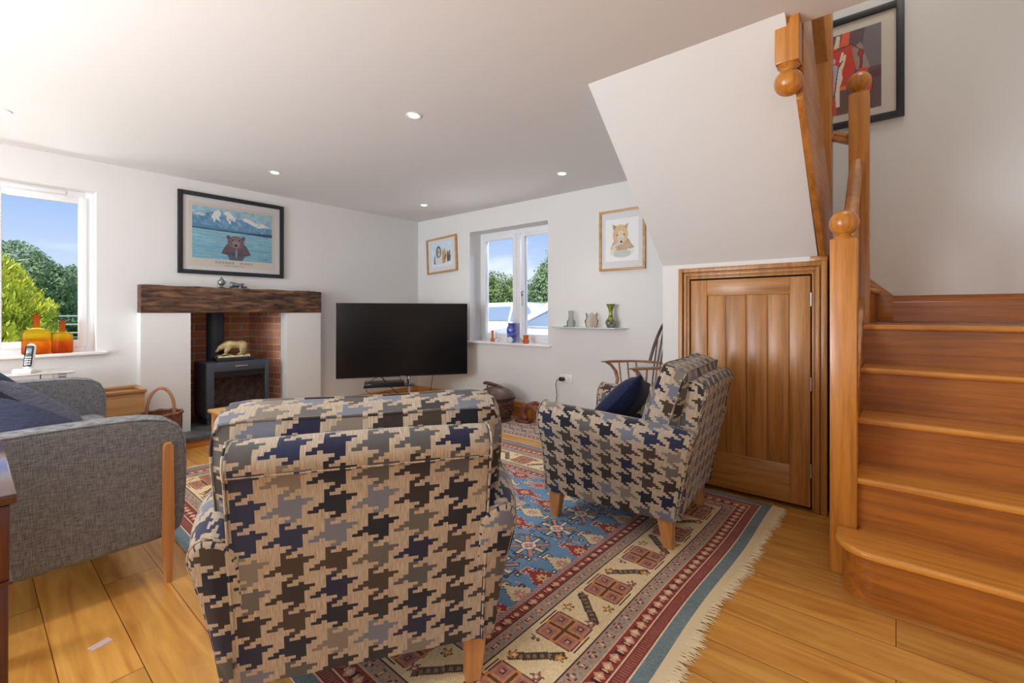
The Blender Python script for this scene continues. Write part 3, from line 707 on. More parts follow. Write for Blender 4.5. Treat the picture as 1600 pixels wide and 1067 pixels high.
# ================================================================== patterned armchairs
def make_armchair():
    root = empty('armchair')
    LEAN = 0.125 / 0.63
    back_y = lambda z: -0.36 - LEAN * (z - 0.15)
    # arms, lofted from rear to front
    sec = [(.345, .15), (.372, .15), (.380, .20), (.389, .26), (.402, .33), (.420, .40), (.442, .47), (.462, .525), (.474, .565), (.474, .60), (.462, .632), (.438, .653), (.405, .664), (.37, .660), (.34, .645), (.32, .62), (.308, .585), (.302, .52), (.298, .44), (.295, .32), (.292, .15)]
    for sgn in (1, -1):
        rings = []
        T = [0, 0.004, 0.015] + [i / 12 for i in range(1, 12)] + [0.985, 0.996, 1.0]
        for t in T:
            ins = {0: 0.016, 0.004: 0.006, 0.015: 0.001, 0.985: 0.001, 0.996: 0.006, 1.0: 0.016}.get(t, 0)
            k = (0.615 + 0.05 * t - 0.15) / 0.514
            ring = []
            cxm, czm = 0.385, 0.40
            for (x, z) in sec:
                zz = 0.15 + (z - 0.15) * k
                x2 = x + (cxm - x) * ins / 0.09; z2 = zz + (czm - zz) * ins / 0.25
                y = (1 - t) * back_y(zz) + t * 0.365
                x2 += 0.012 * math.sin(PI * t) * max(0, (zz - 0.3)) * 2   # slight belly
                fl = 0.5 + 0.5 * math.sin(min(1, t / .38) * PI / 2)
                if x2 > .372: x2 = .372 + (x2 - .372) * fl
                if z2 > .5: z2 -= (z2 - .5) * .22 * (1 - min(1, t / .22)) ** 2
                ring.append((sgn * x2, y, z2))
            rings.append(ring if sgn > 0 else ring)
        m = MB(); m.loft(rings); bmesh.ops.recalc_face_normals(m.bm, faces=m.bm.faces)
        arm = m.build('arm', M_hound, root, auto=R_(60))
        m = pipe([[Vector(p) * 1.0 for p in rings[-3][1:-3]]], 0.005, False); m.build('piping', M_hound, arm)
        m = pipe([[Vector(p) for p in rings[2][1:-3]]], 0.004, False); m.build('piping', M_hound, arm)
    # back: leaning slab with a rolled top
    prof = [(-0.36, .15), (-0.385, .28), (-0.411, .41), (-0.437, .54), (-0.462, .67), (-0.478, .745), (-0.484, .752), (-0.492, .775), (-0.488, .80), (-0.470, .822), (-0.44, .832), (-0.41, .826), (-0.39, .81), (-0.378, .785), (-0.36, .68), (-0.32, .45), (-0.28, .15)]
    rings = []
    for x in [-.338, -.335, -.326] + [(-.30 + .6 * i / 12) for i in range(13)] + [.326, .335, .338]:
        ins = {.338: .012, .335: .005, .326: .001}.get(abs(x), 0)
        crown = 0.006 * math.cos(x / .34 * PI / 2) + 0.0
        rings.append([(x, y + (-0.42 - y) * ins / .06 , z + (crown * max(0, (z - .6)) / .23) - ins * (1 if z > .6 else 0)) for y, z in prof])
    m = MB(); m.loft(rings, u0=0.02, v0=0.035); bmesh.ops.recalc_face_normals(m.bm, faces=m.bm.faces)
    bk = m.build('backrest', M_hound, root, auto=R_(60))
    m = pipe([[Vector((x, -0.4815, .7505)) for x in np.linspace(-.334, .334, 10)]], 0.003, False); m.build('piping', M_hound, bk)
    for x in (-.334, .334):
        m = pipe([[Vector((x, y - 0.001, z)) for y, z in prof[:12]]], 0.0035, False); m.build('piping', M_hound, bk)
    # frame rail and seat
    m = MB(); m.box(-.35, .35, -.345, .345, .15, .31, .012); m.boxuv(); m.build('seat_base', M_hound, root)
    m, se = boxcushion(.60, .60, .16, 10, 0.8, mat=Matrix.Translation((0, .09, .385)) @ Matrix.Rotation(R_(90), 4, 'X')); sc = m.build('seat_cushion', M_hound, root)
    pipe(se, 0.004).build('piping', M_hound, sc)
    M4 = Matrix.Translation((0, -0.285, .672)) @ Matrix.Rotation(R_(17), 4, 'X')
    m, se = boxcushion(.795, .48, .245, 16, 0.46, sag=0.014, mat=M4, puff=2.2); sc = m.build('back_cushion', M_hound, root)
    pipe(se, 0.0045).build('piping', M_hound, sc)
    # legs
    for (lx, ly) in ((-.315, -.31), (.315, -.31), (-.315, .325), (.315, .325)):
        m = MB(); sx_ = 1 if lx > 0 else -1; sy_ = 1 if ly > 0 else -1; rings = []
        for z, w_, off in ((0.0, .025, .0), (.05, .0275, -.003), (.10, .032, -.004), (.152, .038, -.002)):
            ox = lx + sx_ * -off * 1.5; oy = ly + sy_ * off
            oy = ly - sy_ * (z * .08)
            rings.append([(ox - w_, oy - w_, z), (ox + w_, oy - w_, z), (ox + w_, oy + w_, z), (ox - w_, oy + w_, z)])
        m.loft(rings); bmesh.ops.recalc_face_normals(m.bm, faces=m.bm.faces)
        bmesh.ops.bevel(m.bm, geom=[e for e in m.bm.edges if abs(e.verts[0].co.z - e.verts[1].co.z) > .02], offset=.004, segments=2, affect='EDGES')
        m.build('leg', M_leg, root)
    return root
RUGZ = 0.0135
ac = make_armchair(); ac.location = (-1.467, .945, RUGZ); ac.rotation_euler = (0, 0, R_(56.5))
tag(ac, 'check-patterned armchair in the foreground, seen from behind', 'armchair', 'ragged check armchairs')
ac2 = copy_tree(ac); ac2.location = (-1.194, 2.513, RUGZ); ac2.rotation_euler = (0, 0, R_(95.2))
tag(ac2, 'check-patterned armchair beside the cupboard door, holding a navy cushion', 'armchair', 'ragged check armchairs')

# scatter cushion on the second armchair
def scatter(name, label, w, h, t, mat, M4, group=None, buttons=None, n=12):
    root = empty(name, M4.translation); m, se = boxcushion(w, h, t, n, 0.12, pinch=0.07, round_=0.02)
    R3 = M4.to_3x3().to_4x4(); bmesh.ops.transform(m.bm, matrix=R3, verts=m.bm.verts)
    tag(root, label, 'cushion', group); c = m.build('cover', mat, root)
    if buttons:
        for (bx_, bz_) in buttons:
            mb = MB(); mb.ball((bx_, -t / 2 - 0.006, bz_), 0.016, 12, (1, .4, 1), mat=R3); mb.build('button', M_chrome, root)
    return root
M4 = Matrix.Translation((-1.255, 2.49, .610)) @ Matrix.Rotation(R_(95.2), 4, 'Z') @ Matrix.Rotation(R_(40), 4, 'X') @ Matrix.Rotation(R_(18), 4, 'Y')
scatter('scatter_cushion', 'dark navy velvet cushion standing on its corner in the armchair by the cupboard', .44, .42, .17, M_navy, M4)

# ================================================================== grey sofa (left)
SO = empty('sofa', (-3.4, 0.1, 0)); tag(SO, 'grey tweed sofa with wooden outside legs at the left', 'sofa')
def srel(mb, name, mat, par=None, **k):
    bmesh.ops.translate(mb.bm, verts=mb.bm.verts, vec=-Vector(SO.location)); return mb.build(name, mat, par or SO, **k)
def sofa_arm(x0, x1):
    """rounded slab running front to back; profile in y-z"""
    def top(y): return 0.722 - 0.02 * max(0, (0.2 - y)) - 0.0 * y
    prof = [(-.32, .185), (.50, .185), (.585, .192), (.618, .215), (.632, .26), (.640, .40), (.643, .55), (.636, .62), (.612, .672), (.57, .702), (.50, .718), (.40, .724), (.20, .724), (0.0, .719), (-.20, .712), (-.32, .708)]
    cx = (x0 + x1) / 2; hw = (x1 - x0) / 2; cy, cz = .16, .45
    rings = []
    for f, ins in ((-1, .030), (-.985, .016), (-.94, .006), (-.86, .0015), (-.5, -.001), (0, -.002), (.5, -.001), (.86, .0015), (.94, .006), (.985, .016), (1, .030)):
        rings.append([(cx + hw * f, y - math.copysign(min(ins, 1), y - cy) * (1 if abs(y - cy) > .3 else abs(y - cy) / .3), z - ins * (1 if z > cz else -1) * min(1, abs(z - cz) / .2)) for y, z in prof])
    m = MB(); m.loft(rings); bmesh.ops.recalc_face_normals(m.bm, faces=m.bm.faces); a_ = srel(m, 'arm', M_grey, auto=R_(70))
    m = pipe([[Vector(p) for p in rings[2][2:]], [Vector(p) for p in rings[-3][2:]]], 0.0035, False); srel(m, 'piping', M_grey, a_)
sofa_arm(-2.575, -2.44); sofa_arm(-4.40, -4.265)
m = MB(); m.box(-4.27, -2.57, -.30, .56, .185, .32, .02); srel(m, 'seat_base', M_grey)
for (x0, x1) in ((-4.262, -3.422), (-3.418, -2.578)):
    m, se = boxcushion(x1 - x0, .82, .17, 10, .8, mat=Matrix.Translation(((x0 + x1) / 2, .195, .40)) @ Matrix.Rotation(R_(90), 4, 'X')); c_ = srel(m, 'seat_cushion', M_grey)
    m, se = boxcushion(x1 - x0, .46, .17, 10, .7, mat=Matrix.Translation(((x0 + x1) / 2, -.17, .69)) @ Matrix.Rotation(R_(14), 4, 'X')); srel(m, 'back_cushion', M_grey)
m = MB(); m.box(-4.27, -2.57, -.36, -.26, .185, .78, .03); srel(m, 'backrest', M_grey)
for (x, s_) in ((-2.44, 1), (-4.40, -1)):
    for y in (.568, -.25):
        m = MB(); o_ = x + s_ * .002; rings = []
        prof = [(0.0, .013), (.10, .0165), (.175, .022), (.20, .0215), (.40, .020), (.575, .019), (.592, .017), (.602, .011)]
        for z, w_ in prof: rings.append([(o_, y - w_, z), (o_ + s_ * .028, y - w_ + .003, z), (o_ + s_ * .028, y + w_ - .003, z), (o_, y + w_, z)])
        m.loft(rings); bmesh.ops.recalc_face_normals(m.bm, faces=m.bm.faces); srel(m, 'leg', M_leg, auto=R_(30))
M4 = Matrix.Translation((-2.88, .25, .605)) @ Matrix.Rotation(R_(-6), 4, 'Z') @ Matrix.Rotation(R_(52), 4, 'X') @ Matrix.Rotation(R_(20), 4, 'Y')
scatter('scatter_cushion', 'large navy patchwork cushion nearest the outer arm of the grey sofa', .52, .50, .17, M_navy2, M4, 'cushions on the grey sofa')
M4 = Matrix.Translation((-3.36, .24, .665)) @ Matrix.Rotation(R_(6), 4, 'Z') @ Matrix.Rotation(R_(48), 4, 'X') @ Matrix.Rotation(R_(-14), 4, 'Y')
scatter('scatter_cushion', 'faded blue cushion with two pale buttons in the middle of the sofa', .46, .46, .15, M_patch, M4, 'cushions on the grey sofa', buttons=[(.10, .12), (.16, .02)])
M4 = Matrix.Translation((-3.86, .17, .68)) @ Matrix.Rotation(R_(40), 4, 'X') @ Matrix.Rotation(R_(10), 4, 'Y')
scatter('scatter_cushion', 'dark denim blue cushion against the far end of the sofa', .45, .45, .14, M_darkblue, M4, 'cushions on the grey sofa')

# ================================================================== dark desk at the left edge
DK = empty('desk', (-1.95, -0.2, 0)); tag(DK, 'dark polished mahogany desk corner at the left edge', 'desk')
M_mah = wood('mahogany', (96, 44, 30), (56, 22, 16), 'z', rough=0.22, coat=0.5); M_mah_x = wood('mahogany_top', (84, 40, 30), (48, 20, 15), 'x', rough=0.12, coat=0.9)
def drel(mb, name, mat): bmesh.ops.translate(mb.bm, verts=mb.bm.verts, vec=-Vector(DK.location)); return mb.build(name, mat, DK)
m = MB(); m.box(-2.32, -1.60, -.50, .08, .715, .740, .005); drel(m, 'desk_top', M_mah_x)
m = MB(); m.box(-2.30, -1.612, -.48, .068, .53, .712, .003); m.box(-2.305, -1.606, -.485, .073, .524, .533, .002); drel(m, 'apron', M_mah)
for x in (-2.30, -1.668):
    for y in (.010, -.48):
        m = MB(); m.box(x, x + .056, y, y + .056, 0, .53, .003); drel(m, 'leg', M_mah)

# ================================================================== rugs
M_rug, t_, b_, a_ = painted('woven_wool_rug', 0.95)
b_.inputs['Sheen Weight'].default_value = 0.2; b_.inputs['Specular IOR Level'].default_value = 0.1
c_ = t_.nodes.new('ShaderNodeTexCoord'); n_ = t_.nodes.new('ShaderNodeTexNoise'); n_.inputs['Scale'].default_value = 260; t_.links.new(c_.outputs['Object'], n_.inputs['Vector'])
bp_ = t_.nodes.new('ShaderNodeBump'); bp_.inputs['Strength'].default_value = 0.5; bp_.inputs['Distance'].default_value = 0.004; t_.links.new(n_.outputs['Fac'], bp_.inputs['Height']); t_.links.new(bp_.outputs[0], b_.inputs['Normal'])

def big_rug():
    x0, x1, y0, y1 = -4.03, -0.607, 0.68, 3.15; cell = 0.006
    nx, ny = round((x1 - x0) / cell), round((y1 - y0) / cell)
    A = Art(nx, ny, (104, 146, 184))
    X = x0 + A.X * (x1 - x0); Y = y0 + A.Y * (y1 - y0)
    DX = np.minimum(x1 - X, X - x0); DY = np.minimum(y1 - Y, Y - y0); Dm = np.minimum(DX, DY)
    onx = DX <= DY                                    # border bands that run along y
    S = np.where(onx, Y - y0, X - x0)                 # run along the band
    RED, DRED, CREAM, BEIGE, BLUE, DK_, GOLD, PINK = (164, 48, 40), (142, 52, 42), (232, 212, 168), (172, 152, 134), (104, 138, 168), (66, 46, 44), (204, 150, 78), (196, 140, 126)
    put = A.put
    # ---- field: diagonal rows of stepped medallions and eight-armed stars
    def stepped(cx, cy, c, inner, edge):
        dx, dy = np.abs(X - cx), np.abs(Y - cy)
        lx = X - cx; ly = Y - cy
        def shape(g):
            q = np.floor(dy / 0.0108)
            lim = np.select([q < 1, q < 2, q < 3, q < 4, q < 5], [0.082, 0.064, 0.048, 0.032, 0.016], -1)
            m = dx < lim + g
            hook = (dx > 0.05) & (dx < 0.104 + g) & (dy < 0.006 + g)
            h2 = (dx > 0.092 - g) & (dx < 0.104 + g) & (dy < 0.026 + g)
            h3 = (dx > 0.080 - g) & (dx < 0.104 + g) & (dy > 0.020 - g) & (dy < 0.026 + g)
            return (m & (dy < 0.054 + g)) | hook | h2 | h3
        near = (dx < .13) & (dy < .1)
        put(shape(0.0055) & near, edge); put(shape(0) & near, c)
        r = np.hypot(lx, ly * 1.1); an = np.arctan2(ly, lx)
        put((r < 0.020 + 0.012 * (np.cos(an * 8) > 0)) & near, inner); put((r < 0.009) & near, c)
    def star(cx, cy, c1, c2):
        lx, ly = X - cx, Y - cy; r = np.hypot(lx, ly); an = np.arctan2(ly, lx)
        near = r < .14
        for k in range(8):
            a = k * PI / 4; u = lx * math.cos(a) + ly * math.sin(a); v = -lx * math.sin(a) + ly * math.cos(a)
            ln = 0.098 if k % 2 == 0 else 0.105; wd = 0.010
            put((u > 0.03) & (u < ln + .005) & (np.abs(v) < wd + .005 + .02 * np.maximum(u - .06, 0)) & near, DK_)
            put((u > 0.03) & (u < ln) & (np.abs(v) < wd + .02 * np.maximum(u - .06, 0)) & near, c1 if k % 2 == 0 else PINK)
            if k % 2 == 0:
                put((np.abs(u - .094) < .004) & (np.abs(v) < .034) & near, (60, 70, 90)); put((np.abs(u - .088) < .01) & (np.abs(np.abs(v) - .034) < .004) & near, (60, 70, 90))
        put((r < 0.042) & near, DK_); put((r < 0.037) & near, c2); put((r < 0.018 + .008 * (np.cos(an * 4) > 0)) & near, PINK); put(r < .006, c2)
    fx0, fx1, fy0, fy1 = x0 + .57, x1 - .57, y0 + .57, y1 - .57
    # scattered dots first
    for _ in range(1000):
        px, py = rng.uniform(fx0, fx1), rng.uniform(fy0, fy1)
        ix, iy = int((px - x0) / cell), int((py - y0) / cell); kk = rng.integers(6)
        if kk < 4: A.a[iy - 1:iy + 3, ix - 1:ix + 3] = np.array((48, 56, 78)) / 255.; A.a[iy:iy + 2, ix:ix + 2] = np.array([(226, 220, 206), (226, 220, 206), (206, 146, 110), (190, 104, 92)][kk]) / 255.
        else: A.a[iy:iy + 2, ix:ix + 4] = np.array([(206, 150, 120), (190, 170, 150)][kk - 4]) / 255.
    rows = []; x = -1.2; k = 0
    while x > fx0 - .05: rows.append((x, k)); x -= 0.222; k += 1
    for x, k in rows:
        if k % 4 == 1:
            y = fy0 + .09
            while y < fy1 - .02: star(x, y, (222, 206, 172), (228, 222, 206)); y += .238
        else:
            y = fy0 + (.088 if k % 4 == 0 else .02 + .05 * k % .15); j = k
            while y < fy1:
                cc = [(RED, (214, 190, 140), (214, 196, 170)), ((220, 200, 158), PINK, (74, 72, 76))][j % 2]
                if k % 4 == 3 and j % 2: cc = (PINK, RED, (220, 200, 158))
                stepped(x, y, *cc); y += .1505; j += 1
    # ---- borders, outermost first (d = distance from the edge)
    def band(a, b, c): m = (Dm >= a) & (Dm < b); put(m, c); return m
    band(0.545, 0.57, (150, 120, 124)); m = (Dm >= .545) & (Dm < .57) & ((np.floor(S / .006) + np.floor(Dm / .006)) % 3 == 0); put(m, (206, 170, 160))
    for (a, b) in ((0.500, 0.545), (0.105, 0.165)):
        band(a, b, DRED); c = (a + b) / 2; h = (b - a) / 2
        s = (S % 0.052) - 0.026; put((Dm >= a) & (Dm < b) & (np.abs(s) + np.abs(Dm - c) * 1.0 < h * .72), (214, 160, 130)); put((Dm >= a) & (Dm < b) & (np.abs(s) + np.abs(Dm - c) < h * .35), (230, 206, 176))
        z = ((S + .026) % 0.052) - 0.026; put((Dm >= a + .004) & (Dm < b - .004) & (np.abs(z) < .005) & (np.abs(Dm - c) < h * .6), (60, 34, 34))
        put((Dm >= a + .004) & (Dm < b - .004) & (np.abs(z - .007) < .003) & (np.abs(Dm - c) < h * .4), (220, 180, 140))
    for (a, b) in ((0.445, 0.497), (0.170, 0.225)):
        band(a, b, BEIGE); c = (a + b) / 2
        s = (S % 0.062) - 0.031; d = np.hypot(s, Dm - c); an = np.arctan2(s, Dm - c); put((Dm >= a) & (Dm < b) & (d < .017) & (np.cos(an * 4) > -0.2), (90, 52, 50)); put((Dm >= a) & (Dm < b) & (d < .013) & (np.cos(an * 4) > 0.2), (216, 142, 118)); put(d < .004, (230, 206, 170))
        z = ((S + .031) % .062) - .031; put((Dm >= a) & (Dm < b) & (np.hypot(z, Dm - c - .01) < .006), (180, 110, 104)); put((Dm >= a) & (Dm < b) & (np.hypot(z, Dm - c + .011) < .005), (130, 140, 150))
    for p in (0.497, 0.440, 0.225): band(p, p + .006, (84, 44, 46))
    band(0.165, 0.171, (206, 176, 150)); band(0.100, 0.106, (220, 196, 168)); band(0.545, 0.549, (206, 176, 150))
    band(0.060, 0.100, (134, 54, 44)); put((Dm >= .066) & (Dm < .094) & ((np.floor(S / .006)) % 2 == 0), (158, 96, 84))
    band(0.054, 0.060, (226, 206, 180)); band(0, .054, (112, 132, 138)); put((DX <= DY) & (Dm < .008), (214, 196, 160))
    band(0.231, 0.440, CREAM)
    # main border motifs
    per = 0.330; c = 0.3355; L1 = S % per
    inb = (Dm >= .231) & (Dm < .440)
    u = L1 - 0.09; v = Dm - c
    for (ku, kv) in ((-1, -1), (-1, 1), (1, -1), (1, 1)):
        du, dv = u - ku * .041, v - kv * .041
        rr = np.maximum(np.abs(du), np.abs(dv)); put(inb & (rr < .036) & ~((np.abs(du) > .03) & (np.abs(dv) > .03)), (112, 70, 60)); put(inb & (rr < .031), (188, 132, 112)); put(inb & (rr < .021), (166, 110, 100)); put(inb & (rr < .010), (92, 60, 56)); put(inb & (rr < .005), (214, 150, 110))
    cross = ((np.abs(u) < .013) & (np.abs(v) < .078)) | ((np.abs(v) < .013) & (np.abs(u) < .078)); put(inb & cross, (210, 138, 62))
    cross = ((np.abs(u) < .006) & (np.abs(v) < .066)) | ((np.abs(v) < .006) & (np.abs(u) < .066)); put(inb & cross, (92, 66, 54))
    u2 = L1 - 0.255; al = np.where(np.floor(S / per) % 2 == 0, R_(-42), R_(42)); p = u2 * np.cos(al) + v * np.sin(al); q = -u2 * np.sin(al) + v * np.cos(al)
    put(inb & (np.abs(p) < .017) & (np.abs(q) < .096), (78, 66, 50)); put(inb & (np.abs(p) < .009) & (np.abs(q) < .088) & ((np.floor(q / .012) % 2) == 0), (150, 120, 104))
    for (su, sv, cc) in ((-.045, .062, GOLD), (.045, -.062, GOLD), (-.07, -.055, (164, 104, 108)), (.072, .055, (164, 104, 108))):
        d = np.hypot(u2 - su, v - sv); an = np.arctan2(u2 - su, v - sv); put(inb & (d < .024 * (0.75 + .25 * np.cos(an * 5))), (120, 72, 60)); put(inb & (d < .019 * (0.75 + .25 * np.cos(an * 5))), cc); put(inb & (d < .006), CREAM)
    for sg in (-1, 1):
        put(inb & (np.abs(v - sg * .085) < .003) & (np.abs(u - sg * .02) < .05), (96, 60, 60))
    A.a = np.clip(A.a + rng.standard_normal((ny, nx, 1)) * 0.022, 0, 1)
    A.noise(0.015, 40, 30)
    # the pile lies in gentle ripples
    def P(U, V):
        x = x0 + U * (x1 - x0); y = y0 + V * (y1 - y0)
        wob = 0.006 * np.sin(y * 5.3 + 1.0) * np.clip((U - 0.8) / .2, 0, 1)
        return x + wob, y + 0 * x, 0.012 + 0.0 * x
    root = empty('rug', ((x0 + x1) / 2 + .026, (y0 + y1) / 2, 0), R_(-1.2)); tag(root, 'large blue and red patterned wool rug with cream fringe', 'rug')
    o = A.mesh('pile', P, M_rug, root); o.location = (-(x0 + x1) / 2, -(y0 + y1) / 2, 0)
    m = MB(); m.box(x0 + .004, x1 - .012, y0 + .004, y1 - .004, 0.001, 0.011); m.build('backing', M_fringe, root, smooth=False, loc=(-(x0 + x1) / 2, -(y0 + y1) / 2, 0))
    # fringes: cream selvedge and loose tassels
    for (xe, sg) in ((x1, 1), (x0, -1)):
        b = bmesh.new(); n = 520
        yy = np.linspace(y0, y1, n + 1)
        wob = lambda y: 0.006 * math.sin(y * 5.3 + 1.0) if sg > 0 else 0.0
        for i in range(n):
            ya, yb = yy[i], yy[i + 1]; wa = wob(ya); base = 0.022
            ln = 0.034 + 0.022 * rng.random() + 0.008 * math.sin(ya * 9) + .006 * math.sin(ya * 31); sl = rng.normal(0, .014) + 0.010
            pts = [(xe - .004 + sg * 0 + wa, ya, 0.0132), (xe - .004 + wa, yb, 0.0132), (xe + sg * base + wa, yb, .008), (xe + sg * base + wa, ya, .008)]
            v = [b.verts.new(p) for p in pts]; b.faces.new(v)
            w = (yb - ya) * .62; ym = (ya + yb) / 2
            q = [b.verts.new((xe + sg * base + wa, ym - w * 1.1, .008)), b.verts.new((xe + sg * base + wa, ym + w * 1.1, .008)), b.verts.new((xe + sg * (base + ln * .5) + wa, ym + w + sl * .4, .006 + rng.random() * .004)), b.verts.new((xe + sg * (base + ln * .5) + wa, ym - w + sl * .4, .006)),
                 b.verts.new((xe + sg * (base + ln) + wa, ym + w * .3 + sl, .002)), b.verts.new((xe + sg * (base + ln) + wa, ym - w * .3 + sl, .002))]
            b.faces.new((q[0], q[1], q[2], q[3])); b.faces.new((q[3], q[2], q[4], q[5]))
        mb = MB(); mb.merge(b); mb.build('fringe', M_fringe, root, smooth=False, loc=(-(x0 + x1) / 2, -(y0 + y1) / 2, 0))
M_fringe = plain('cream_wool_fringe', (232, 214, 176), 0.95, bump=0.4, bscale=400)
big_rug()
def small_rug():
    x0, x1, y0, y1 = -3.75, -2.0, 3.32, 3.945
    nx, ny = 175, 64; A = Art(nx, ny, (196, 172, 150)); X = A.X * (x1 - x0); Y = A.Y * (y1 - y0)
    D_ = np.minimum(np.minimum(X, (x1 - x0) - X), np.minimum(Y, (y1 - y0) - Y)); S = X + Y
    A.put((D_ > .03) & (D_ < .09), (150, 96, 84)); A.put((D_ > .045) & (D_ < .075) & (S % .05 < .025), (214, 190, 160)); A.put((D_ > .10) & (D_ < .11), (80, 70, 78))
    f = D_ > .12; sx_ = (X % .16) - .08; sy_ = ((Y + .02) % .14) - .07
    A.put(f & (np.abs(sx_) + np.abs(sy_) < .07), (110, 98, 110)); A.put(f & (np.abs(sx_) + np.abs(sy_) < .05), (206, 186, 160)); A.put(f & (np.abs(sx_) + np.abs(sy_) < .03), (164, 104, 84)); A.put(f & (np.abs(np.abs(sx_) - .07) < .01) & (np.abs(sy_) < .02), (84, 92, 120))
    A.a = np.clip(A.a + rng.standard_normal((ny, nx, 1)) * .04, 0, 1)
    root = empty('rug', ((x0 + x1) / 2, (y0 + y1) / 2, 0)); tag(root, 'small faded beige and red rug along the far wall under the carved pot', 'rug')
    o = A.mesh('pile', lambda U, V: (x0 + U * (x1 - x0), y0 + V * (y1 - y0), 0 * U + .009), M_rug, root); o.location = (-root.location.x, -root.location.y, 0)
    m = MB(); m.box(x0 + .002, x1 - .002, y0 + .002, y1 - .002, .001, .008); m.build('backing', M_fringe, root, smooth=False, loc=(-root.location.x, -root.location.y, 0))
small_rug()

# ================================================================== fireplace: beam, hearth, stove
BM = empty('mantel_beam', (-4.95, 1.745, 1.16)); tag(BM, 'rough dark oak mantel beam across the fireplace piers', 'mantel beam')
b = bmesh.new(); NS, NR = 60, 9
rings = []
ring2 = []
pr_ = [(-5.008, 1.166)] + [(-4.89, 1.166)] * 0
base = [(-5.008, 1.166), (-4.95, 1.166), (-4.886, 1.166), (-4.880, 1.174), (-4.882, 1.23), (-4.883, 1.29), (-4.884, 1.35), (-4.886, 1.388), (-4.898, 1.399), (-4.95, 1.400), (-5.008, 1.400)]
for i in range(NS + 1):
    y = 0.952 + (2.536 - 0.952) * i / NS; r = []
    w1_ = 0.004 * math.sin(i * .31) + 0.003 * math.sin(i * .83 + 1); tp = 0.006 * (1 - i / NS) + 0.003 * math.sin(i * .5)
    for k, (x, z) in enumerate(base):
        j = 0 if k in (0, 1, 2, 10) else 1
        r.append((x + j * (w1_ + rng.normal(0, .0012)) * (x > -4.94), y, z + (tp if z > 1.38 else 0) + (j * rng.normal(0, .001) if k > 3 else 0)))
    rings.append(r)
m = MB(); m.loft(rings); bmesh.ops.recalc_face_normals(m.bm, faces=m.bm.faces); bmesh.ops.translate(m.bm, verts=m.bm.verts, vec=-Vector(BM.location)); m.build('beam', M_beam, BM, auto=R_(50))
HE = empty('hearth', (-4.85, 1.745, 0)); tag(HE, 'grey slate hearth slab in front of the stove', 'hearth')
m = MB(); m.box(-4.885, -4.62, .98, 2.50, .055, .10, .006); m.box(-5.495, -4.89, 1.365, 2.012, .055, .10, .0); m.box(-5.03, -4.888, 1.312, 2.161, .055, .0999, .0); bmesh.ops.translate(m.bm, verts=m.bm.verts, vec=-Vector(HE.location)); m.build('slab', M_slate, HE)
m = MB(); m.box(-4.885, -4.635, .99, 2.49, 0.0, .055); bmesh.ops.translate(m.bm, verts=m.bm.verts, vec=-Vector(HE.location)); m.build('edging', M_skirt_y, HE, smooth=False)

SV = empty('stove', (-5.12, 1.7315, .10)); tag(SV, 'grey iron wood-burning stove with a wide glass door', 'stove')
def vrel(mb, name, mat, par=None, root=SV, **k): bmesh.ops.translate(mb.bm, verts=mb.bm.verts, vec=-Vector(root.location)); return mb.build(name, mat, par or root, **k)
a0, a1 = 1.449, 2.014
m = MB(); m.box(-5.30, -4.965, a0, a1, .17, .20, .004); m.box(-5.30, -4.965, a0, a1, .665, .69, .004); m.box(-5.30, -4.965, a0, a0 + .02, .19, .67); m.box(-5.30, -4.965, a1 - .02, a1, .19, .67); m.box(-5.30, -5.285, a0, a1, .19, .67); m.box(-5.28, -4.99, a0 + .02, a1 - .02, .102, .17)
vrel(m, 'body', M_stove)
m = MB(); z0, z1 = .175, .688; i0, i1, j0, j1 = a0 + .065, a1 - .045, .245, .600
m.box(-4.965, -4.945, a0 + .002, i0, z0, z1, .004); m.box(-4.965, -4.945, i1, a1 - .002, z0, z1, .004); m.box(-4.9648, -4.9452, i0 - .004, i1 + .004, z0, j0, .004); m.box(-4.9648, -4.9452, i0 - .004, i1 + .004, j1, z1, .004)
dr = vrel(m, 'stove_door', M_stove)
m = MB(); m.box(-4.958, -4.954, i0, i1, j0, j1); g_ = vrel(m, 'glass', glassy('stove_glass', (220, 216, 214), 0.95, 0.10), dr); g_['label'] = 'smoked stove glass'
m = MB(); m.box(-4.9535, -4.950, i0, i1, j1 - .055, j1); vrel(m, 'glass_band', M_black, dr)
m = MB(); m.tube([(-4.93, a0 + .24, .645), (-4.925, a0 + .27, .648), (-4.925, a0 + .32, .648), (-4.93, a0 + .35, .645)], .006); vrel(m, 'door_handle', M_chrome, dr)
M_fbrick = plain('sooty_firebrick', (214, 198, 192), 0.9, bump=.4, bscale=20, vary=.35)
m = MB(); m.box(-5.27, -5.25, a0 + .03, a1 - .03, .2, .66)
for z in (.35, .49): m.box(-5.252, -5.246, a0 + .03, a1 - .03, z, z + .004)
m.box(-5.25, -4.975, a1 - .045, a1 - .022, .2, .66); m.box(-5.25, -4.975, a0 + .022, a0 + .04, .2, .66); m.box(-5.27, -4.975, a0 + .03, a1 - .03, .2, .21); vrel(m, 'firebrick', M_fbrick)
m = MB(); m.lathe([(.077, .69), (.077, .70), (.075, .70), (.075, 1.279)], -5.20, 1.60, 28); vrel(m, 'flue_pipe', plain('flue_black', (52, 60, 70), .5, .3))
# ash
m = MB(); m.ball((-5.1, 1.75, .212), .12, 16, (.8, 1.5, .12)); vrel(m, 'ash', M_fbrick)

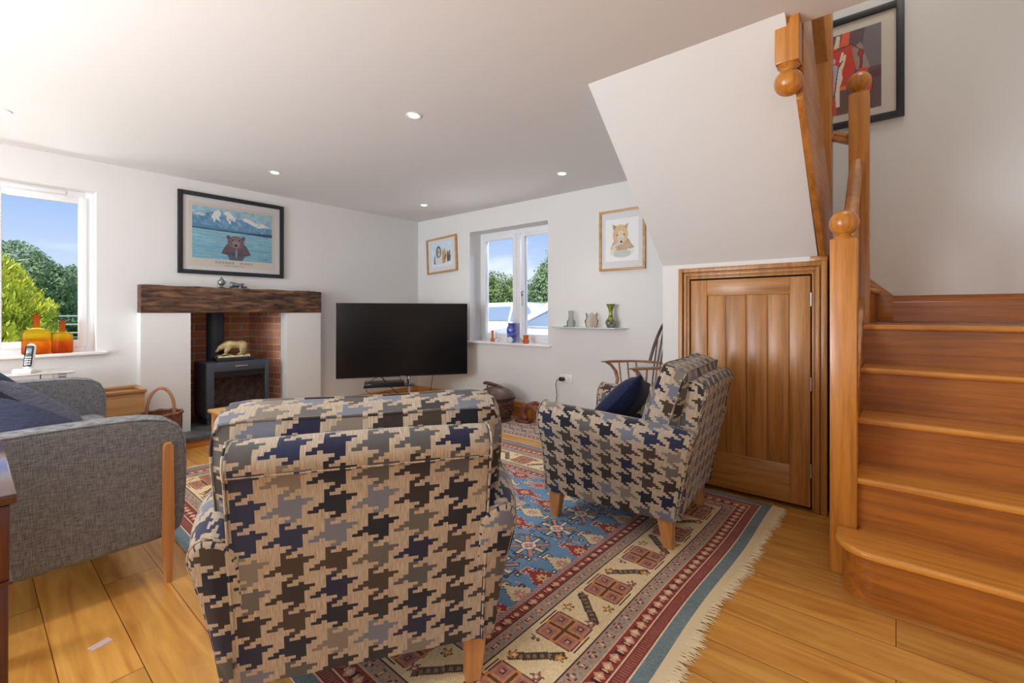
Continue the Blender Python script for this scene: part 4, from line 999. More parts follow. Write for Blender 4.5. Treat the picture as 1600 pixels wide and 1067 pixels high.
# bronze bear on a dark base
BR = empty('bear_sculpture', (-5.06, 1.715, .69)); tag(BR, 'gilded walking bear sculpture on a dark base on top of the stove', 'sculpture')
M_gilt = plain('pale_gilt', (214, 198, 150), .38, .55, bump=.6, bscale=70)
m = MB(); m.box(-.07, .07, -.165, .165, 0, .038, .003); m.build('plinth', plain('dark_marble', (44, 50, 60), .25), BR)
m = MB(); rings = []
for i, y in enumerate(np.linspace(-.145, .14, 13)):
    hgt = .022 + .008 * math.sin(i * 1.7) + .004 * math.sin(i * 3.1); w_ = .045 + .005 * math.sin(i * 2.2)
    rings.append([(-w_, y, .038), (-w_ * .8, y, .038 + hgt * .8), (0, y, .038 + hgt), (w_ * .8, y, .038 + hgt * .7), (w_, y, .038)])
m.loft(rings); bmesh.ops.recalc_face_normals(m.bm, faces=m.bm.faces); m.build('ground', M_gilt, BR)
def skin_obj(name, verts, edges, radii, mat, parent, sub=2, root=0):
    me = bpy.data.meshes.new(name); me.from_pydata(verts, edges, []); o = bpy.data.objects.new(name, me); COL.objects.link(o)
    o.modifiers.new('skin', 'SKIN'); 
    if not me.skin_vertices: me.attributes  # layer is created with the modifier below
    if len(me.skin_vertices) == 0:
        bm_ = bmesh.new(); bm_.from_mesh(me); bm_.verts.layers.skin.verify(); bm_.to_mesh(me); bm_.free()
    sv = me.skin_vertices[0].data
    for i, r in enumerate(radii): sv[i].radius = (r, r) if not isinstance(r, tuple) else r; sv[i].use_root = (i == root)
    s = o.modifiers.new('sub', 'SUBSURF'); s.levels = sub; s.render_levels = sub
    dg = bpy.context.evaluated_depsgraph_get(); me2 = bpy.data.meshes.new_from_object(o.evaluated_get(dg)); me2.name = name
    o.modifiers.clear(); o.data = me2; me2.materials.clear(); me2.materials.append(mat)
    for p in me2.polygons: p.use_smooth = True
    if parent is not None: o.parent = parent
    return o
def meta_obj(name, els, mat, parent, res=.006):
    """blended organic form from ellipsoids (x, y, z, rx, ry, rz[, tilt about x])"""
    mb_ = bpy.data.metaballs.new('blend_' + name); mb_.resolution = res; mb_.render_resolution = res; mb_.threshold = .6
    o = bpy.data.objects.new('blend_' + name, mb_); COL.objects.link(o)
    for e_ in els:
        e = mb_.elements.new(); e.type = 'ELLIPSOID'; e.co = e_[:3]; k = 1.45; e.radius = 1.0
        e.radius = max(e_[3:6]) * k; mxr = max(e_[3:6]); e.size_x, e.size_y, e.size_z = (e_[3] / mxr, e_[4] / mxr, e_[5] / mxr); e.stiffness = 2.0
        if len(e_) > 6: e.rotation = Matrix.Rotation(e_[6], 4, 'X').to_quaternion()
    dg = bpy.context.evaluated_depsgraph_get(); dg.update(); me = bpy.data.meshes.new_from_object(o.evaluated_get(dg)); me.name = name
    bpy.data.objects.remove(o); bpy.data.metaballs.remove(mb_)
    me.materials.clear(); me.materials.append(mat)
    for p_ in me.polygons: p_.use_smooth = True
    o = bpy.data.objects.new(name, me); COL.objects.link(o); o.parent = parent; return o
G = .062
bear_els = [(0, .02, .155, .046, .085, .046), (0, -.04, .162, .046, .055, .050), (0, .085, .150, .046, .050, .052), (0, -.085, .150, .036, .045, .036, .5), (0, -.118, .130, .028, .030, .028), (0, -.140, .106, .016, .024, .016, .7), (-.02, -.105, .157, .009, .008, .010), (.02, -.105, .157, .009, .008, .010)]
for sx_, ys in ((-.024, (-.045, -.052, -.062)), (.024, (-.062, -.075, -.09))):
    bear_els += [(sx_, ys[0] + .008, .125, .021, .026, .040), (sx_, ys[1], .092, .017, .018, .036), (sx_, ys[2], G + .004, .017, .024, .011)]
for sx_, ys in ((-.024, (.105, .112, .095)), (.024, (.075, .066, .048))):
    bear_els += [(sx_, ys[0], .122, .024, .032, .040), (sx_, ys[1], .090, .017, .018, .034), (sx_, ys[2], G + .004, .017, .024, .011)]
meta_obj('bear', bear_els, M_gilt, BR)

# pewter pieces on the beam
M_pewter = plain('pewter', (150, 156, 158), .3, .9, bump=.3, bscale=120)
PT = empty('pewter_urn', (-4.945, 1.575, 1.404)); tag(PT, 'small lidded pewter urn standing on the mantel beam', 'urn')
m = MB(); m.lathe([(.026, 0), (.028, .004), (.010, .012), (.008, .018), (.020, .026), (.029, .044), (.029, .058), (.024, .072), (.016, .078)], seg=20); m.build('body', M_pewter, PT)
m = MB(); m.lathe([(.018, .078), (.016, .086), (.007, .092), (.009, .098), (.002, .104)], seg=16); m.build('lid', M_pewter, PT)
for s_ in (-1, 1): m = MB(); m.tube([(0, s_ * .024, .066), (0, s_ * .037, .064), (0, s_ * .038, .048), (0, s_ * .028, .034)], .003, 6); m.build('handle', M_pewter, PT)
LZ = empty('pewter_bear', (-4.935, 1.70, 1.404)); tag(LZ, 'dark pewter bear figure slumped over the front edge of the mantel beam', 'figurine')
meta_obj('body', [(0, -.03, .030, .022, .026, .030), (0, -.045, .050, .012, .014, .012), (.008, .0, .028, .024, .026, .026), (.014, .03, .026, .024, .024, .022), (.016, .052, .040, .014, .012, .014), (.014, .07, .012, .014, .030, .012), (.04, .022, .006, .010, .012, .022), (.045, .03, -.016, .008, .009, .014), (.0, -.05, .012, .014, .014, .012)], plain('dark_pewter', (104, 110, 118), .35, .8, bump=.4, bscale=90), LZ, .004)

# ================================================================== framed pictures
M_print, t_, b_, a_ = painted('printed_picture', .6)
M_blackframe = plain('black_frame', (36, 38, 44), .4)
M_oakframe = wood('pale_oak_frame', (206, 162, 104), (176, 128, 72), 'x', rough=.4)
M_mat = plain('white_mount_board', (236, 235, 238), .8); M_matcream = plain('cream_print_border', (232, 226, 214), .8)
def framed(name, label, loc, rz, w, h, fw, fd, fmat, art, arect, tilt=0, paper=None, bevel_line=None, mat=M_mat, cat='picture'):
    """hangs flat on a wall; local x right, z up, -y into the room. arect = (x0, x1, z0, z1) of the printed image"""
    root = empty(name, loc, rz); root.rotation_euler = (0, R_(tilt), rz); tag(root, label, cat)
    m = MB()
    m.box(-w / 2, -w / 2 + fw, -fd, 0, -h / 2, h / 2, .002); m.box(w / 2 - fw, w / 2, -fd, 0, -h / 2, h / 2, .002)
    m.box(-w / 2 + fw - .002, w / 2 - fw + .002, -fd + .0002, 0, h / 2 - fw, h / 2, .002); m.box(-w / 2 + fw - .002, w / 2 - fw + .002, -fd + .0002, 0, -h / 2, -h / 2 + fw, .002)
    m.build('frame', fmat, root)
    d = fd * .45; art.a = np.clip(art.a * 1.06 + .07, 0, 1)
    m = MB(); m.box(-w / 2 + fw - .002, w / 2 - fw + .002, -d, -.002, -h / 2 + fw - .002, h / 2 - fw + .002); m.build('mount', mat, root, smooth=False)
    if paper:
        m = MB(); m.box(paper[0], paper[1], -d - .0012, -d, paper[2], paper[3]); m.build('paper_border', M_matcream, root, smooth=False)
    x0, x1, z0, z1 = arect
    art.mesh('print', lambda U, V: (x0 + U * (x1 - x0), 0 * U - d - .002, z0 + V * (z1 - z0)), M_print, root)
    m = MB(); m.box(-w / 2 + fw - .003, w / 2 - fw + .003, -fd * .75, -fd * .75 + .002, -h / 2 + fw - .003, h / 2 - fw + .003); m.build('glass', M_pglass, root, smooth=False)
    return root, d
def text_mesh(s, size, mat, parent, loc, name='lettering', space=1.0):
    c = bpy.data.curves.new(name, 'FONT'); c.body = s; c.size = size; c.align_x = 'CENTER'; c.space_character = space; c.extrude = .0002
    o = bpy.data.objects.new(name, c); COL.objects.link(o)
    dg = bpy.context.evaluated_depsgraph_get(); me = bpy.data.meshes.new_from_object(o.evaluated_get(dg)); me.name = name
    bpy.data.objects.remove(o); bpy.data.curves.remove(c); me.materials.clear(); me.materials.append(mat)
    o = bpy.data.objects.new(name, me); COL.objects.link(o); o.parent = parent; o.location = loc; o.rotation_euler = (R_(90), 0, 0); return o

# bear swimming before snowy mountains
A = Art(260, 184, (150, 190, 206), 0.7)
A.poly([(0, .55), (0, .85), (.06, .88), (.12, .84), (.2, .90), (.26, .93), (.31, .97), (.36, .93), (.42, .97), (.48, .88), (.55, .80), (.6, .86), (.66, .88), (.74, .82), (.82, .78), (.9, .80), (1, .70), (1, .55)], (96, 146, 184))
A.noise(.04, 26, 16)
SNOW = (232, 236, 232)
A.poly([(.22, .80), (.25, .92), (.31, .97), (.34, .90), (.31, .82), (.33, .74), (.28, .78), (.25, .70), (.24, .78)], SNOW, .9)
A.poly([(.36, .92), (.42, .97), (.47, .90), (.52, .84), (.5, .76), (.46, .80), (.45, .70), (.41, .78), (.4, .86)], SNOW, .9)
A.poly([(.58, .84), (.64, .88), (.72, .84), (.8, .79), (.88, .80), (.98, .72), (.9, .73), (.82, .70), (.74, .74), (.68, .78), (.63, .80)], SNOW, .9)
A.poly([(0, .83), (.07, .87), (.16, .84), (.12, .81), (.05, .82)], SNOW, .7)
for i in range(60):
    x, y = rng.uniform(0, 1), rng.uniform(.6, .88); A.line([(x, y), (x + rng.uniform(-.05, .05), y - .05)], .004, [(70, 116, 158), (200, 216, 220)][i % 2], .5)
A.poly([(0, .58), (0, .66), (.3, .63), (.6, .60), (1, .60), (1, .54)], (84, 130, 168))
m_ = A.Y < .565; A.put(m_, (126, 180, 200)); A.put(A.Y < .25, (104, 164, 190), .5)
A.poly([(0, .565), (0, .59), (.35, .58), (.7, .575), (1, .60), (1, .53), (.7, .545)], (44, 74, 108))
for i in range(150):
    y = rng.uniform(0, .54); x = rng.uniform(-.1, 1); A.line([(x, y), (x + rng.uniform(.05, .2), y + rng.uniform(-.006, .006))], .004, [(74, 140, 172), (176, 208, 216), (96, 158, 188)][i % 3], .45)
BRN = (92, 76, 86)
A.poly([(.34, .12), (.36, .20), (.40, .30), (.44, .34), (.62, .34), (.66, .28), (.70, .17), (.71, .12), (.60, .09), (.44, .09)], BRN)
A.poly([(.34, .12), (.41, .11), (.44, .0), (.6, .0), (.64, .10), (.70, .12), (.6, .15), (.42, .15)], (60, 66, 84), .8)
A.ell(.52, .36, .105, .13, (108, 90, 96)); A.ell(.425, .45, .025, .04, BRN); A.ell(.615, .45, .025, .04, BRN); A.ell(.52, .40, .06, .08, (124, 106, 108)); A.ell(.52, .32, .045, .07, (150, 132, 130)); A.ell(.52, .30, .022, .03, (44, 40, 50)); A.ell(.48, .40, .010, .014, (30, 28, 34)); A.ell(.56, .40, .010, .014, (30, 28, 34)); A.ell(.525, .14, .012, .09, (160, 180, 196), .7)
for i in range(80):
    x, y = rng.uniform(.40, .65), rng.uniform(.12, .46); A.line([(x, y), (x + rng.uniform(-.01, .01), y - .03)], .003, [(70, 56, 64), (140, 120, 122)][i % 2], .35)
A.line([(.86, .055), (.88, .065), (.90, .05), (.92, .062), (.95, .05)], .003, (40, 50, 66))
P1, d1 = framed('framed_print', 'large black-framed print of a bear swimming below snowy mountains', (XL, 1.7065, 1.91), R_(90), .937, .762, .038, .026, M_blackframe, A, (-.3565, .3515, -.23, .262), paper=(-.385, .38, -.305, .29))
M_ink = plain('grey_brown_lettering', (120, 112, 116), .8)
text_mesh('KENNAN', .034, M_ink, P1, (-.085, -d1 - .0022, -.270), space=1.3); text_mesh('WARD', .034, M_ink, P1, (.105, -d1 - .0022, -.270), space=1.3)
text_mesh('ALASKA BROWN BEAR', .014, M_ink, P1, (0.0, -d1 - .0022, -.292), space=1.3)

# watercolour bear with a fish
A = Art(120, 150, (238, 238, 238), 1.2)
A.ell(.5, .22, .36, .14, (196, 204, 190), .7); A.ell(.52, .18, .26, .10, (164, 170, 164), .6)
A.poly([(.16, .30), (.22, .42), (.30, .52), (.7, .52), (.78, .40), (.88, .30), (.7, .26), (.3, .26)], (176, 148, 118))
A.ell(.46, .62, .23, .24, (200, 172, 126)); A.poly([(.25, .74), (.22, .88), (.36, .82)], (150, 126, 96)); A.poly([(.56, .82), (.70, .88), (.66, .72)], (176, 150, 112)); A.ell(.48, .56, .10, .16, (214, 200, 180)); A.ell(.37, .62, .02, .02, (70, 60, 56)); A.ell(.57, .62, .02, .02, (70, 60, 56)); A.ell(.49, .45, .04, .03, (60, 60, 66))
A.poly([(.18, .32), (.26, .40), (.42, .44), (.52, .42), (.44, .38), (.30, .34)], (198, 204, 208)); A.ell(.28, .30, .07, .045, (214, 190, 150)); A.ell(.64, .36, .10, .06, (190, 156, 128)); A.poly([(.66, .26), (.70, .30), (.74, .24)], (250, 250, 250))
for i in range(140):
    x, y = rng.uniform(.26, .68), rng.uniform(.34, .8); A.line([(x, y), (x + rng.uniform(-.02, .02), y - .04)], .005, [(166, 132, 92), (226, 204, 168), (150, 120, 100)][i % 3], .3)
A.noise(.015, 20, 20)
framed('framed_print', 'oak-framed watercolour of a brown bear holding a fish', (-1.978, YF, 1.853), 0, .468, .575, .022, .026, M_oakframe, A, (-.17, .17, -.20, .20))
# wolf-like dogs on pale blue
A = Art(110, 90, (196, 212, 224), .8)
A.noise(.02, 8, 8); A.poly([(0, 0), (1, 0), (1, .3), (0, .3)], (214, 220, 226), .6)
A.poly([(.10, .12), (.14, .40), (.22, .52), (.44, .48), (.48, .10)], (206, 206, 206)); A.poly([(.08, .16), (.12, .44), (.18, .5), (.15, .3), (.18, .12)], (96, 100, 112)); A.ell(.33, .62, .125, .24, (92, 88, 92)); A.ell(.34, .60, .06, .18, (206, 196, 186)); A.ell(.33, .62, .03, .05, (120, 84, 70)); A.poly([(.3, .8), (.33, .92), (.38, .8)], (84, 84, 90))
A.poly([(.50, .12), (.50, .62), (.53, .74), (.57, .62), (.63, .76), (.68, .6), (.70, .44), (.66, .14)], (192, 146, 100)); A.poly([(.56, .30), (.68, .5), (.7, .42), (.6, .26)], (96, 76, 70))
A.poly([(.72, .16), (.72, .52), (.75, .64), (.80, .54), (.86, .66), (.9, .5), (.92, .42), (.88, .18)], (132, 104, 88)); A.ell(.8, .34, .06, .12, (96, 74, 66)); A.ell(.90, .46, .025, .03, (236, 232, 230))
framed('framed_print', 'small tilted oak-framed picture of three dogs in the corner', (-4.512, YF, 1.912), 0, .575, .46, .022, .030, M_oakframe, A, (-.19, .21, -.15, .165), tilt=-3.0, mat=M_mat)
# abstract figures in red and orange
A = Art(150, 200, (104, 76, 72), 1.3)
A.poly([(0, .55), (0, 1), (.3, 1), (.45, .8), (.2, .6)], (206, 84, 52)); A.poly([(.55, .2), (.6, 1), (1, 1), (1, 0), (.6, 0)], (92, 72, 74)); A.poly([(.7, .5), (.8, 1), (1, 1), (1, .5)], (112, 104, 108)); A.poly([(.1, .3), (.1, .62), (.5, .72), (.55, .3)], (222, 110, 52)); A.poly([(0, .05), (0, .32), (.3, .34), (.3, .05)], (150, 120, 84))
A.poly([(.2, .62), (.34, .80), (.62, .84), (.74, .74), (.66, .5), (.6, .36), (.44, .34), (.4, .56)], (196, 58, 44)); A.poly([(.46, .84), (.5, 1), (.60, 1), (.58, .84)], (226, 88, 54)); A.poly([(.38, .84), (.42, .99), (.47, .98), (.45, .84)], (222, 200, 184))
A.poly([(.62, .78), (.74, .84), (.86, .5), (.7, .44)], (150, 128, 120)); A.poly([(.14, .60), (.22, .72), (.34, .76), (.3, .66)], (110, 84, 120)); A.poly([(.24, .60), (.40, .64), (.46, .58), (.40, .44), (.38, .26), (.26, .24), (.27, .46), (.34, .56)], (176, 160, 184))
A.ell(.37, .685, .035, .035, (190, 176, 200)); A.poly([(.40, .10), (.40, .30), (.42, .46), (.44, .58), (.50, .66), (.54, .68), (.52, .60), (.49, .54), (.50, .44), (.46, .34), (.46, .10)], (236, 214, 196)); A.line([(.50, .62), (.53, .72)], .02, (236, 214, 196)); A.line([(.47, .66), (.50, .76)], .016, (236, 214, 196))
A.ell(.74, .70, .045, .05, (150, 54, 48)); A.poly([(.72, .50), (.76, .50), (.77, .66), (.73, .66)], (130, 44, 44)); A.poly([(.64, .44), (.72, .52), (.84, .50), (.82, .40), (.90, .32), (.88, .22), (.76, .16), (.70, .22), (.74, .34)], (206, 72, 50)); A.poly([(.26, .0), (.26, .24), (.40, .22), (.42, .0)], (210, 66, 46)); A.poly([(.56, 0), (.60, .28), (.78, .16), (.8, 0)], (122, 70, 84)); A.poly([(.84, .36), (.84, .44), (1, .46), (1, .36)], (92, 52, 58)); A.poly([(.0, .38), (.0, .5), (.12, .52), (.16, .4)], (120, 66, 56))
for pl in ([(.2, .62), (.34, .80), (.62, .84), (.74, .74)], [(.40, .30), (.42, .46), (.44, .58), (.50, .66)], [(.27, .46), (.34, .56)], [(.64, .44), (.72, .52)], [(.82, .40), (.90, .32), (.88, .22)]): A.line(pl, .006, (60, 34, 36))
framed('framed_print', 'black-framed abstract print in red and orange high on the stairwell wall', (-.288, YF, 2.85), 0, .662, .772, .042, .030, M_blackframe, A, (-.212, .212, -.288, .277), mat=plain('cream_mount', (232, 226, 216), .8))

# ================================================================== television across the corner
TV = empty('television', (-4.262, 3.19, 0), R_(57.1)); tag(TV, 'large flat black television angled across the corner on a chrome pole stand', 'television')
hw = .7245; z0, z1 = .445, 1.272
m = MB(); m.box(-hw, hw, -.002, .03, z0, z1, .004); m.box(-.45, .45, .03, .07, .55, 1.05, .01); m.build('casing', M_black, TV)
m = MB(); m.box(-hw + .006, hw - .006, -.004, -.0021, z0 + .014, z1 - .006); m.build('screen', plain('dark_screen', (12, 13, 16), .22, spec=.35), TV, smooth=False)
m = MB(); m.box(-.05, .01, -.0045, -.0021, z0 + .003, z0 + .010); m.build('badge', M_steel, TV, smooth=False)
m = MB(); m.lathe([(.022, .03), (.022, .90)], .065, .10, 20); m.box(.04, .09, .068, .1, .7, .9, .004); m.build('pole', M_chrome, TV)
m = MB(); m.lathe([(.24, 0.001), (.24, .012), (.22, .016), (.03, .02), (.028, .03)], .065, .14, 40); m.build('base', plain('black_glass_base', (16, 16, 18), .08), TV)
m = MB(); m.box(-.44, .11, -.06, .17, .338, .346, .002); m.build('shelf', glassy('frosted_glass_shelf', (214, 224, 226), .85, .2, .2), TV)
m = MB(); m.box(.03, .14, .05, .15, .318, .337, .004); m.build('bracket', M_steel, TV)
for pts_, r_ in (([(-.27, .02, .46), (-.35, -.02, .42), (-.41, -.05, .36), (-.41, -.03, .30), (-.35, .02, .25), (-.2, .06, .27), (-.05, .1, .2), (.02, .12, .12)], .0035), ([(-.25, .03, .45), (-.22, .02, .41), (-.2, .0, .392)], .006), ([(-.06, .04, .46), (-.04, .03, .42), (-.045, .03, .392)], .003), ([(.03, .04, .46), (.04, .02, .41), (.02, .03, .36)], .004),
                 ([(-.16, .10, .335), (-.10, .1, .27), (-.02, .12, .2), (.03, .14, .14)], .005), ([(.33, .05, .46), (.31, .07, .3), (.29, .10, .1), (.29, .12, .02)], .004)):
    m = MB(); m.tube(pts_, r_, 6); m.build('cable', M_cable, TV)
BX = empty('set_top_box', (-4.262, 3.19, .347), R_(57.1)); tag(BX, 'slim black media box on the small glass shelf under the television', 'media box')
m = MB(); m.box(-.43, .0, -.045, .15, .0, .042, .003); m.build('case', M_black, BX)
m = MB(); m.box(-.42, -.36, -.0465, -.045, .022, .030); m.build('display', plain('pale_display', (150, 160, 170), .4), BX, smooth=False)

# ================================================================== wall shelf and glass
SH = empty('glass_shelf', (-2.30, YF, 1.02)); tag(SH, 'thin white glass wall shelf beside the small window', 'shelf')
m = MB(); m.prism([(-.49, -.001), (-.31, -.15), (.31, -.15), (.39, -.001)], 'z', -.004, .004, .001); m.build('shelf_board', plain('white_glass', (226, 230, 230), .12, spec=.6), SH)
M_clear = glassy('clear_glass', (240, 242, 240), .99, .14); M_clear2 = glassy('smoky_glass', (250, 247, 244), .99, .10)
def vase(name, label, cat, loc, prof, mat, group=None, wob=None, seg=32):
    o = empty(name, loc); m = MB(); m.lathe(prof, seg=seg, wob=wob); o2 = m.build(name, mat, None); COL.objects.unlink(o2) if False else None
    bpy.data.objects.remove(o); o2.location = loc; tag(o2, label, cat, group); return o2
SHZ = 1.0245
vase('carafe', 'clear glass carafe at the left end of the wall shelf', 'glass vessel', (-2.50, 3.905, SHZ), [(.030, 0), (.040, .006), (.043, .03), (.040, .055), (.026, .075), (.022, .11), (.026, .16), (.023, .158), (.019, .11), (.023, .078), (.036, .055), (.039, .03), (.036, .01), (.005, .008)], M_clear)
vase('glass_bowl', 'clear frilly-rimmed glass bowl in the middle of the wall shelf', 'bowl', (-2.265, 3.905, SHZ), [(.048, 0), (.056, .006), (.060, .03), (.066, .06), (.066, .066), (.058, .075), (.050, .10), (.058, .135), (.056, .134), (.047, .10), (.055, .074), (.062, .06), (.056, .03), (.050, .01), (.005, .008)], M_clear2, wob=lambda r, z, a: (r * (1 + (.09 * math.sin(6 * a) if z > .11 else 0)), z + (.010 * math.cos(6 * a) if z > .11 else 0)))
m, t_, b_ = new_mat('green_marbled_glass'); L = t_.links.new
c_ = t_.nodes.new('ShaderNodeTexCoord'); n_ = t_.nodes.new('ShaderNodeTexNoise'); n_.inputs['Scale'].default_value = 38; n_.inputs['Detail'].default_value = 3; L(c_.outputs['Object'], n_.inputs['Vector'])
sp_ = t_.nodes.new('ShaderNodeSeparateXYZ'); L(c_.outputs['Object'], sp_.inputs[0]); mr_ = t_.nodes.new('ShaderNodeMapRange'); mr_.inputs[1].default_value = .03; mr_.inputs[2].default_value = .09; L(sp_.outputs['Z'], mr_.inputs[0])
r1 = t_.nodes.new('ShaderNodeValToRGB'); r1.color_ramp.elements[0].position = .38; r1.color_ramp.elements[0].color = lin((60, 74, 40)); r1.color_ramp.elements[1].position = .62; r1.color_ramp.elements[1].color = lin((160, 170, 62)); L(n_.outputs['Fac'], r1.inputs[0])
r2 = t_.nodes.new('ShaderNodeValToRGB'); r2.color_ramp.elements[0].position = .42; r2.color_ramp.elements[0].color = lin((60, 66, 66)); r2.color_ramp.elements[1].position = .6; r2.color_ramp.elements[1].color = lin((134, 136, 120)); L(n_.outputs['Fac'], r2.inputs[0])
x_ = t_.nodes.new('ShaderNodeMix'); x_.data_type = 'RGBA'; L(mr_.outputs[0], x_.inputs['Factor']); L(r2.outputs[0], x_.inputs[6]); L(r1.outputs[0], x_.inputs[7]); L(x_.outputs[2], b_.inputs['Base Color']); b_.inputs['Roughness'].default_value = .08; b_.inputs['Coat Weight'].default_value = .8
vase('vase', 'tall green marbled glass vase at the right end of the wall shelf', 'vase', (-2.06, 3.905, SHZ), [(.030, 0), (.036, .006), (.050, .038), (.052, .05), (.046, .066), (.026, .092), (.018, .12), (.018, .15), (.024, .18), (.045, .222), (.042, .222), (.020, .18), (.013, .15)], m)
o = MB().ball((0, 0, .006), .018, 16, (1.3, 1, .35)).build('pebble', plain('dark_glass_pebble', (110, 108, 106), .15)); o.location = (-2.545, 3.875, SHZ); tag(o, 'flat dark glass pebble at the front left of the wall shelf', 'pebble')

# ================================================================== window-sill pieces
def tinted(name, stops, z0, z1, gloss=.10, emis=0):
    """blown glass whose tint changes with height"""
    m = bpy.data.materials.new(name); m.use_nodes = True; t = m.node_tree; t.nodes.clear(); L = t.links.new
    o = t.nodes.new('ShaderNodeOutputMaterial'); tr = t.nodes.new('ShaderNodeBsdfTransparent'); tl = t.nodes.new('ShaderNodeBsdfTranslucent'); gl = t.nodes.new('ShaderNodeBsdfGlossy'); gl.inputs['Roughness'].default_value = .04
    c = t.nodes.new('ShaderNodeTexCoord'); s = t.nodes.new('ShaderNodeSeparateXYZ'); L(c.outputs['Object'], s.inputs[0]); mr = t.nodes.new('ShaderNodeMapRange'); mr.inputs[1].default_value = z0; mr.inputs[2].default_value = z1; L(s.outputs['Z'], mr.inputs[0])
    r = t.nodes.new('ShaderNodeValToRGB'); el = r.color_ramp.elements
    el[0].position = stops[0][0]; el[0].color = lin(stops[0][1]); el[1].position = stops[-1][0]; el[1].color = lin(stops[-1][1])
    for p, cc in stops[1:-1]: e = el.new(p); e.color = lin(cc)
    L(mr.outputs[0], r.inputs[0]); L(r.outputs[0], tr.inputs[0]); L(r.outputs[0], tl.inputs[0])
    m1 = t.nodes.new('ShaderNodeMixShader'); m1.inputs[0].default_value = .5; L(tr.outputs[0], m1.inputs[1]); L(tl.outputs[0], m1.inputs[2])
    lw = t.nodes.new('ShaderNodeLayerWeight'); lw.inputs[0].default_value = gloss; m2 = t.nodes.new('ShaderNodeMixShader'); L(lw.outputs['Fresnel'], m2.inputs[0]); L(m1.outputs[0], m2.inputs[1]); L(gl.outputs[0], m2.inputs[2]); L(m2.outputs[0], o.inputs[0])
    return m
ST_ = [(0, (244, 160, 90)), (.36, (250, 186, 96)), (.44, (254, 228, 96)), (.60, (255, 240, 110)), (.66, (232, 170, 90)), (.75, (220, 150, 90)), (1, (214, 140, 84))]
M_amb = tinted('yellow_and_orange_glass', ST_, 0, .30); M_amb2 = tinted('amber_and_red_glass', [(0, (236, 150, 110)), (.34, (246, 170, 96)), (.48, (254, 222, 96)), (.60, (255, 234, 110)), (.68, (214, 150, 100)), (1, (206, 140, 90))], 0, .25)
def bottle(name, label, loc, R, Hh, mat):
    k = Hh / .30; p = [(R * .9, 0), (R * .98, .006), (R, .014), (R, .155 * k), (R * .96, .17 * k), (R * .82, .182 * k), (R * .5, .190 * k), (.021, .196 * k), (.019, .22 * k), (.019, .285 * k), (.021, .292 * k), (R * .52, .297 * k), (R * .53, .300 * k), (.018, .298 * k), (.014, .29 * k)]
    m = MB(); m.lathe(p, seg=36); o = m.build(name, mat); o.location = loc; tag(o, label, 'bottle', 'coloured glass bottles on the window sill'); return o
bottle('glass_bottle', 'taller yellow and orange glass bottle on the left window sill', (-5.045, .35, .851), .080, .305, M_amb)
bottle('glass_bottle', 'shorter amber glass bottle on the left window sill, nearer the frame corner', (-5.045, .493, .851), .062, .255, M_amb2)
SZ = .8205
M_or = tinted('orange_glass', [(0, (250, 176, 120)), (.5, (252, 196, 140)), (1, (250, 180, 130))], 0, .14)
vase('bud_vase', 'slim orange bud vase at the left of the small window sill', 'vase', (-3.68, 4.03, SZ), [(.016, 0), (.026, .012), (.027, .03), (.014, .05), (.012, .10), (.014, .135), (.012, .135), (.010, .1)], M_or)
vase('bud_vase', 'small clear glass bud vase beside the orange one on the window sill', 'vase', (-3.60, 4.01, SZ), [(.030, 0), (.026, .01), (.012, .03), (.010, .09), (.013, .12), (.010, .12)], M_clear2)
m, t_, b_ = new_mat('blue_marbled_glass'); L = t_.links.new
c_ = t_.nodes.new('ShaderNodeTexCoord'); n_ = t_.nodes.new('ShaderNodeTexNoise'); n_.inputs['Scale'].default_value = 22; n_.inputs['Detail'].default_value = 2; L(c_.outputs['Object'], n_.inputs['Vector'])
r1 = t_.nodes.new('ShaderNodeValToRGB'); r1.color_ramp.elements[0].position = .36; r1.color_ramp.elements[0].color = lin((36, 44, 130)); r1.color_ramp.elements[1].position = .64; r1.color_ramp.elements[1].color = lin((116, 132, 226)); L(n_.outputs['Fac'], r1.inputs[0]); L(r1.outputs[0], b_.inputs['Base Color']); b_.inputs['Roughness'].default_value = .1; b_.inputs['Coat Weight'].default_value = .6
vase('vase', 'blue marbled glass vase in the middle of the small window sill', 'vase', (-3.415, 4.075, SZ), [(.036, 0), (.044, .01), (.058, .09), (.064, .14), (.058, .175), (.042, .20), (.052, .225), (.048, .225), (.036, .2)], m)
o = MB().ball((0, 0, .035), .035, 20).build('glass_paperweight', plain('milky_glass', (232, 234, 236), .08, coat=.8)); o.location = (-3.375, 3.99, SZ); tag(o, 'round white glass paperweight in front of the blue vase', 'paperweight')
vase('candle_holder', 'squat orange glass candle holder at the right of the small window sill', 'candle holder', (-3.175, 4.03, SZ), [(.030, 0), (.036, .008), (.040, .035), (.030, .048), (.026, .055), (.032, .095), (.029, .095), (.022, .055)], M_or)

# ================================================================== side table, phone, boxes at the left wall
GT = empty('side_table', (-4.70, .05, 0)); tag(GT, 'low glass-topped chrome table between the sofa and the left wall', 'side table')
m = MB(); m.box(-.20, .22, -.60, .455, .738, .748, .003); m.build('table_top', plain('clear_table_glass', (206, 204, 200), .06, spec=.9), GT)
for y in (.39, -.54):
    m = MB(); m.prism([(-.19, .737), (.20, .737), (.20, .70), (.18, .66), (.15, .64), (.15, 0), (.12, 0), (.12, .66), (-.12, .66), (-.12, 0), (-.15, 0), (-.15, .68)], 'y', y - .02, y + .02, .003); m.build('leg', M_chrome, GT)
PH = empty('cordless_phone', (-4.62, .275, .7485), R_(62)); tag(PH, 'white and black cordless telephone standing in its charger', 'telephone')
m = MB(); m.prism([(-.065, 0), (.075, 0), (.07, .012), (.03, .022), (-.05, .034), (-.065, .02)], 'x', -.05, .05, .004); m.build('charger', plain('white_plastic', (232, 230, 232), .35), PH)
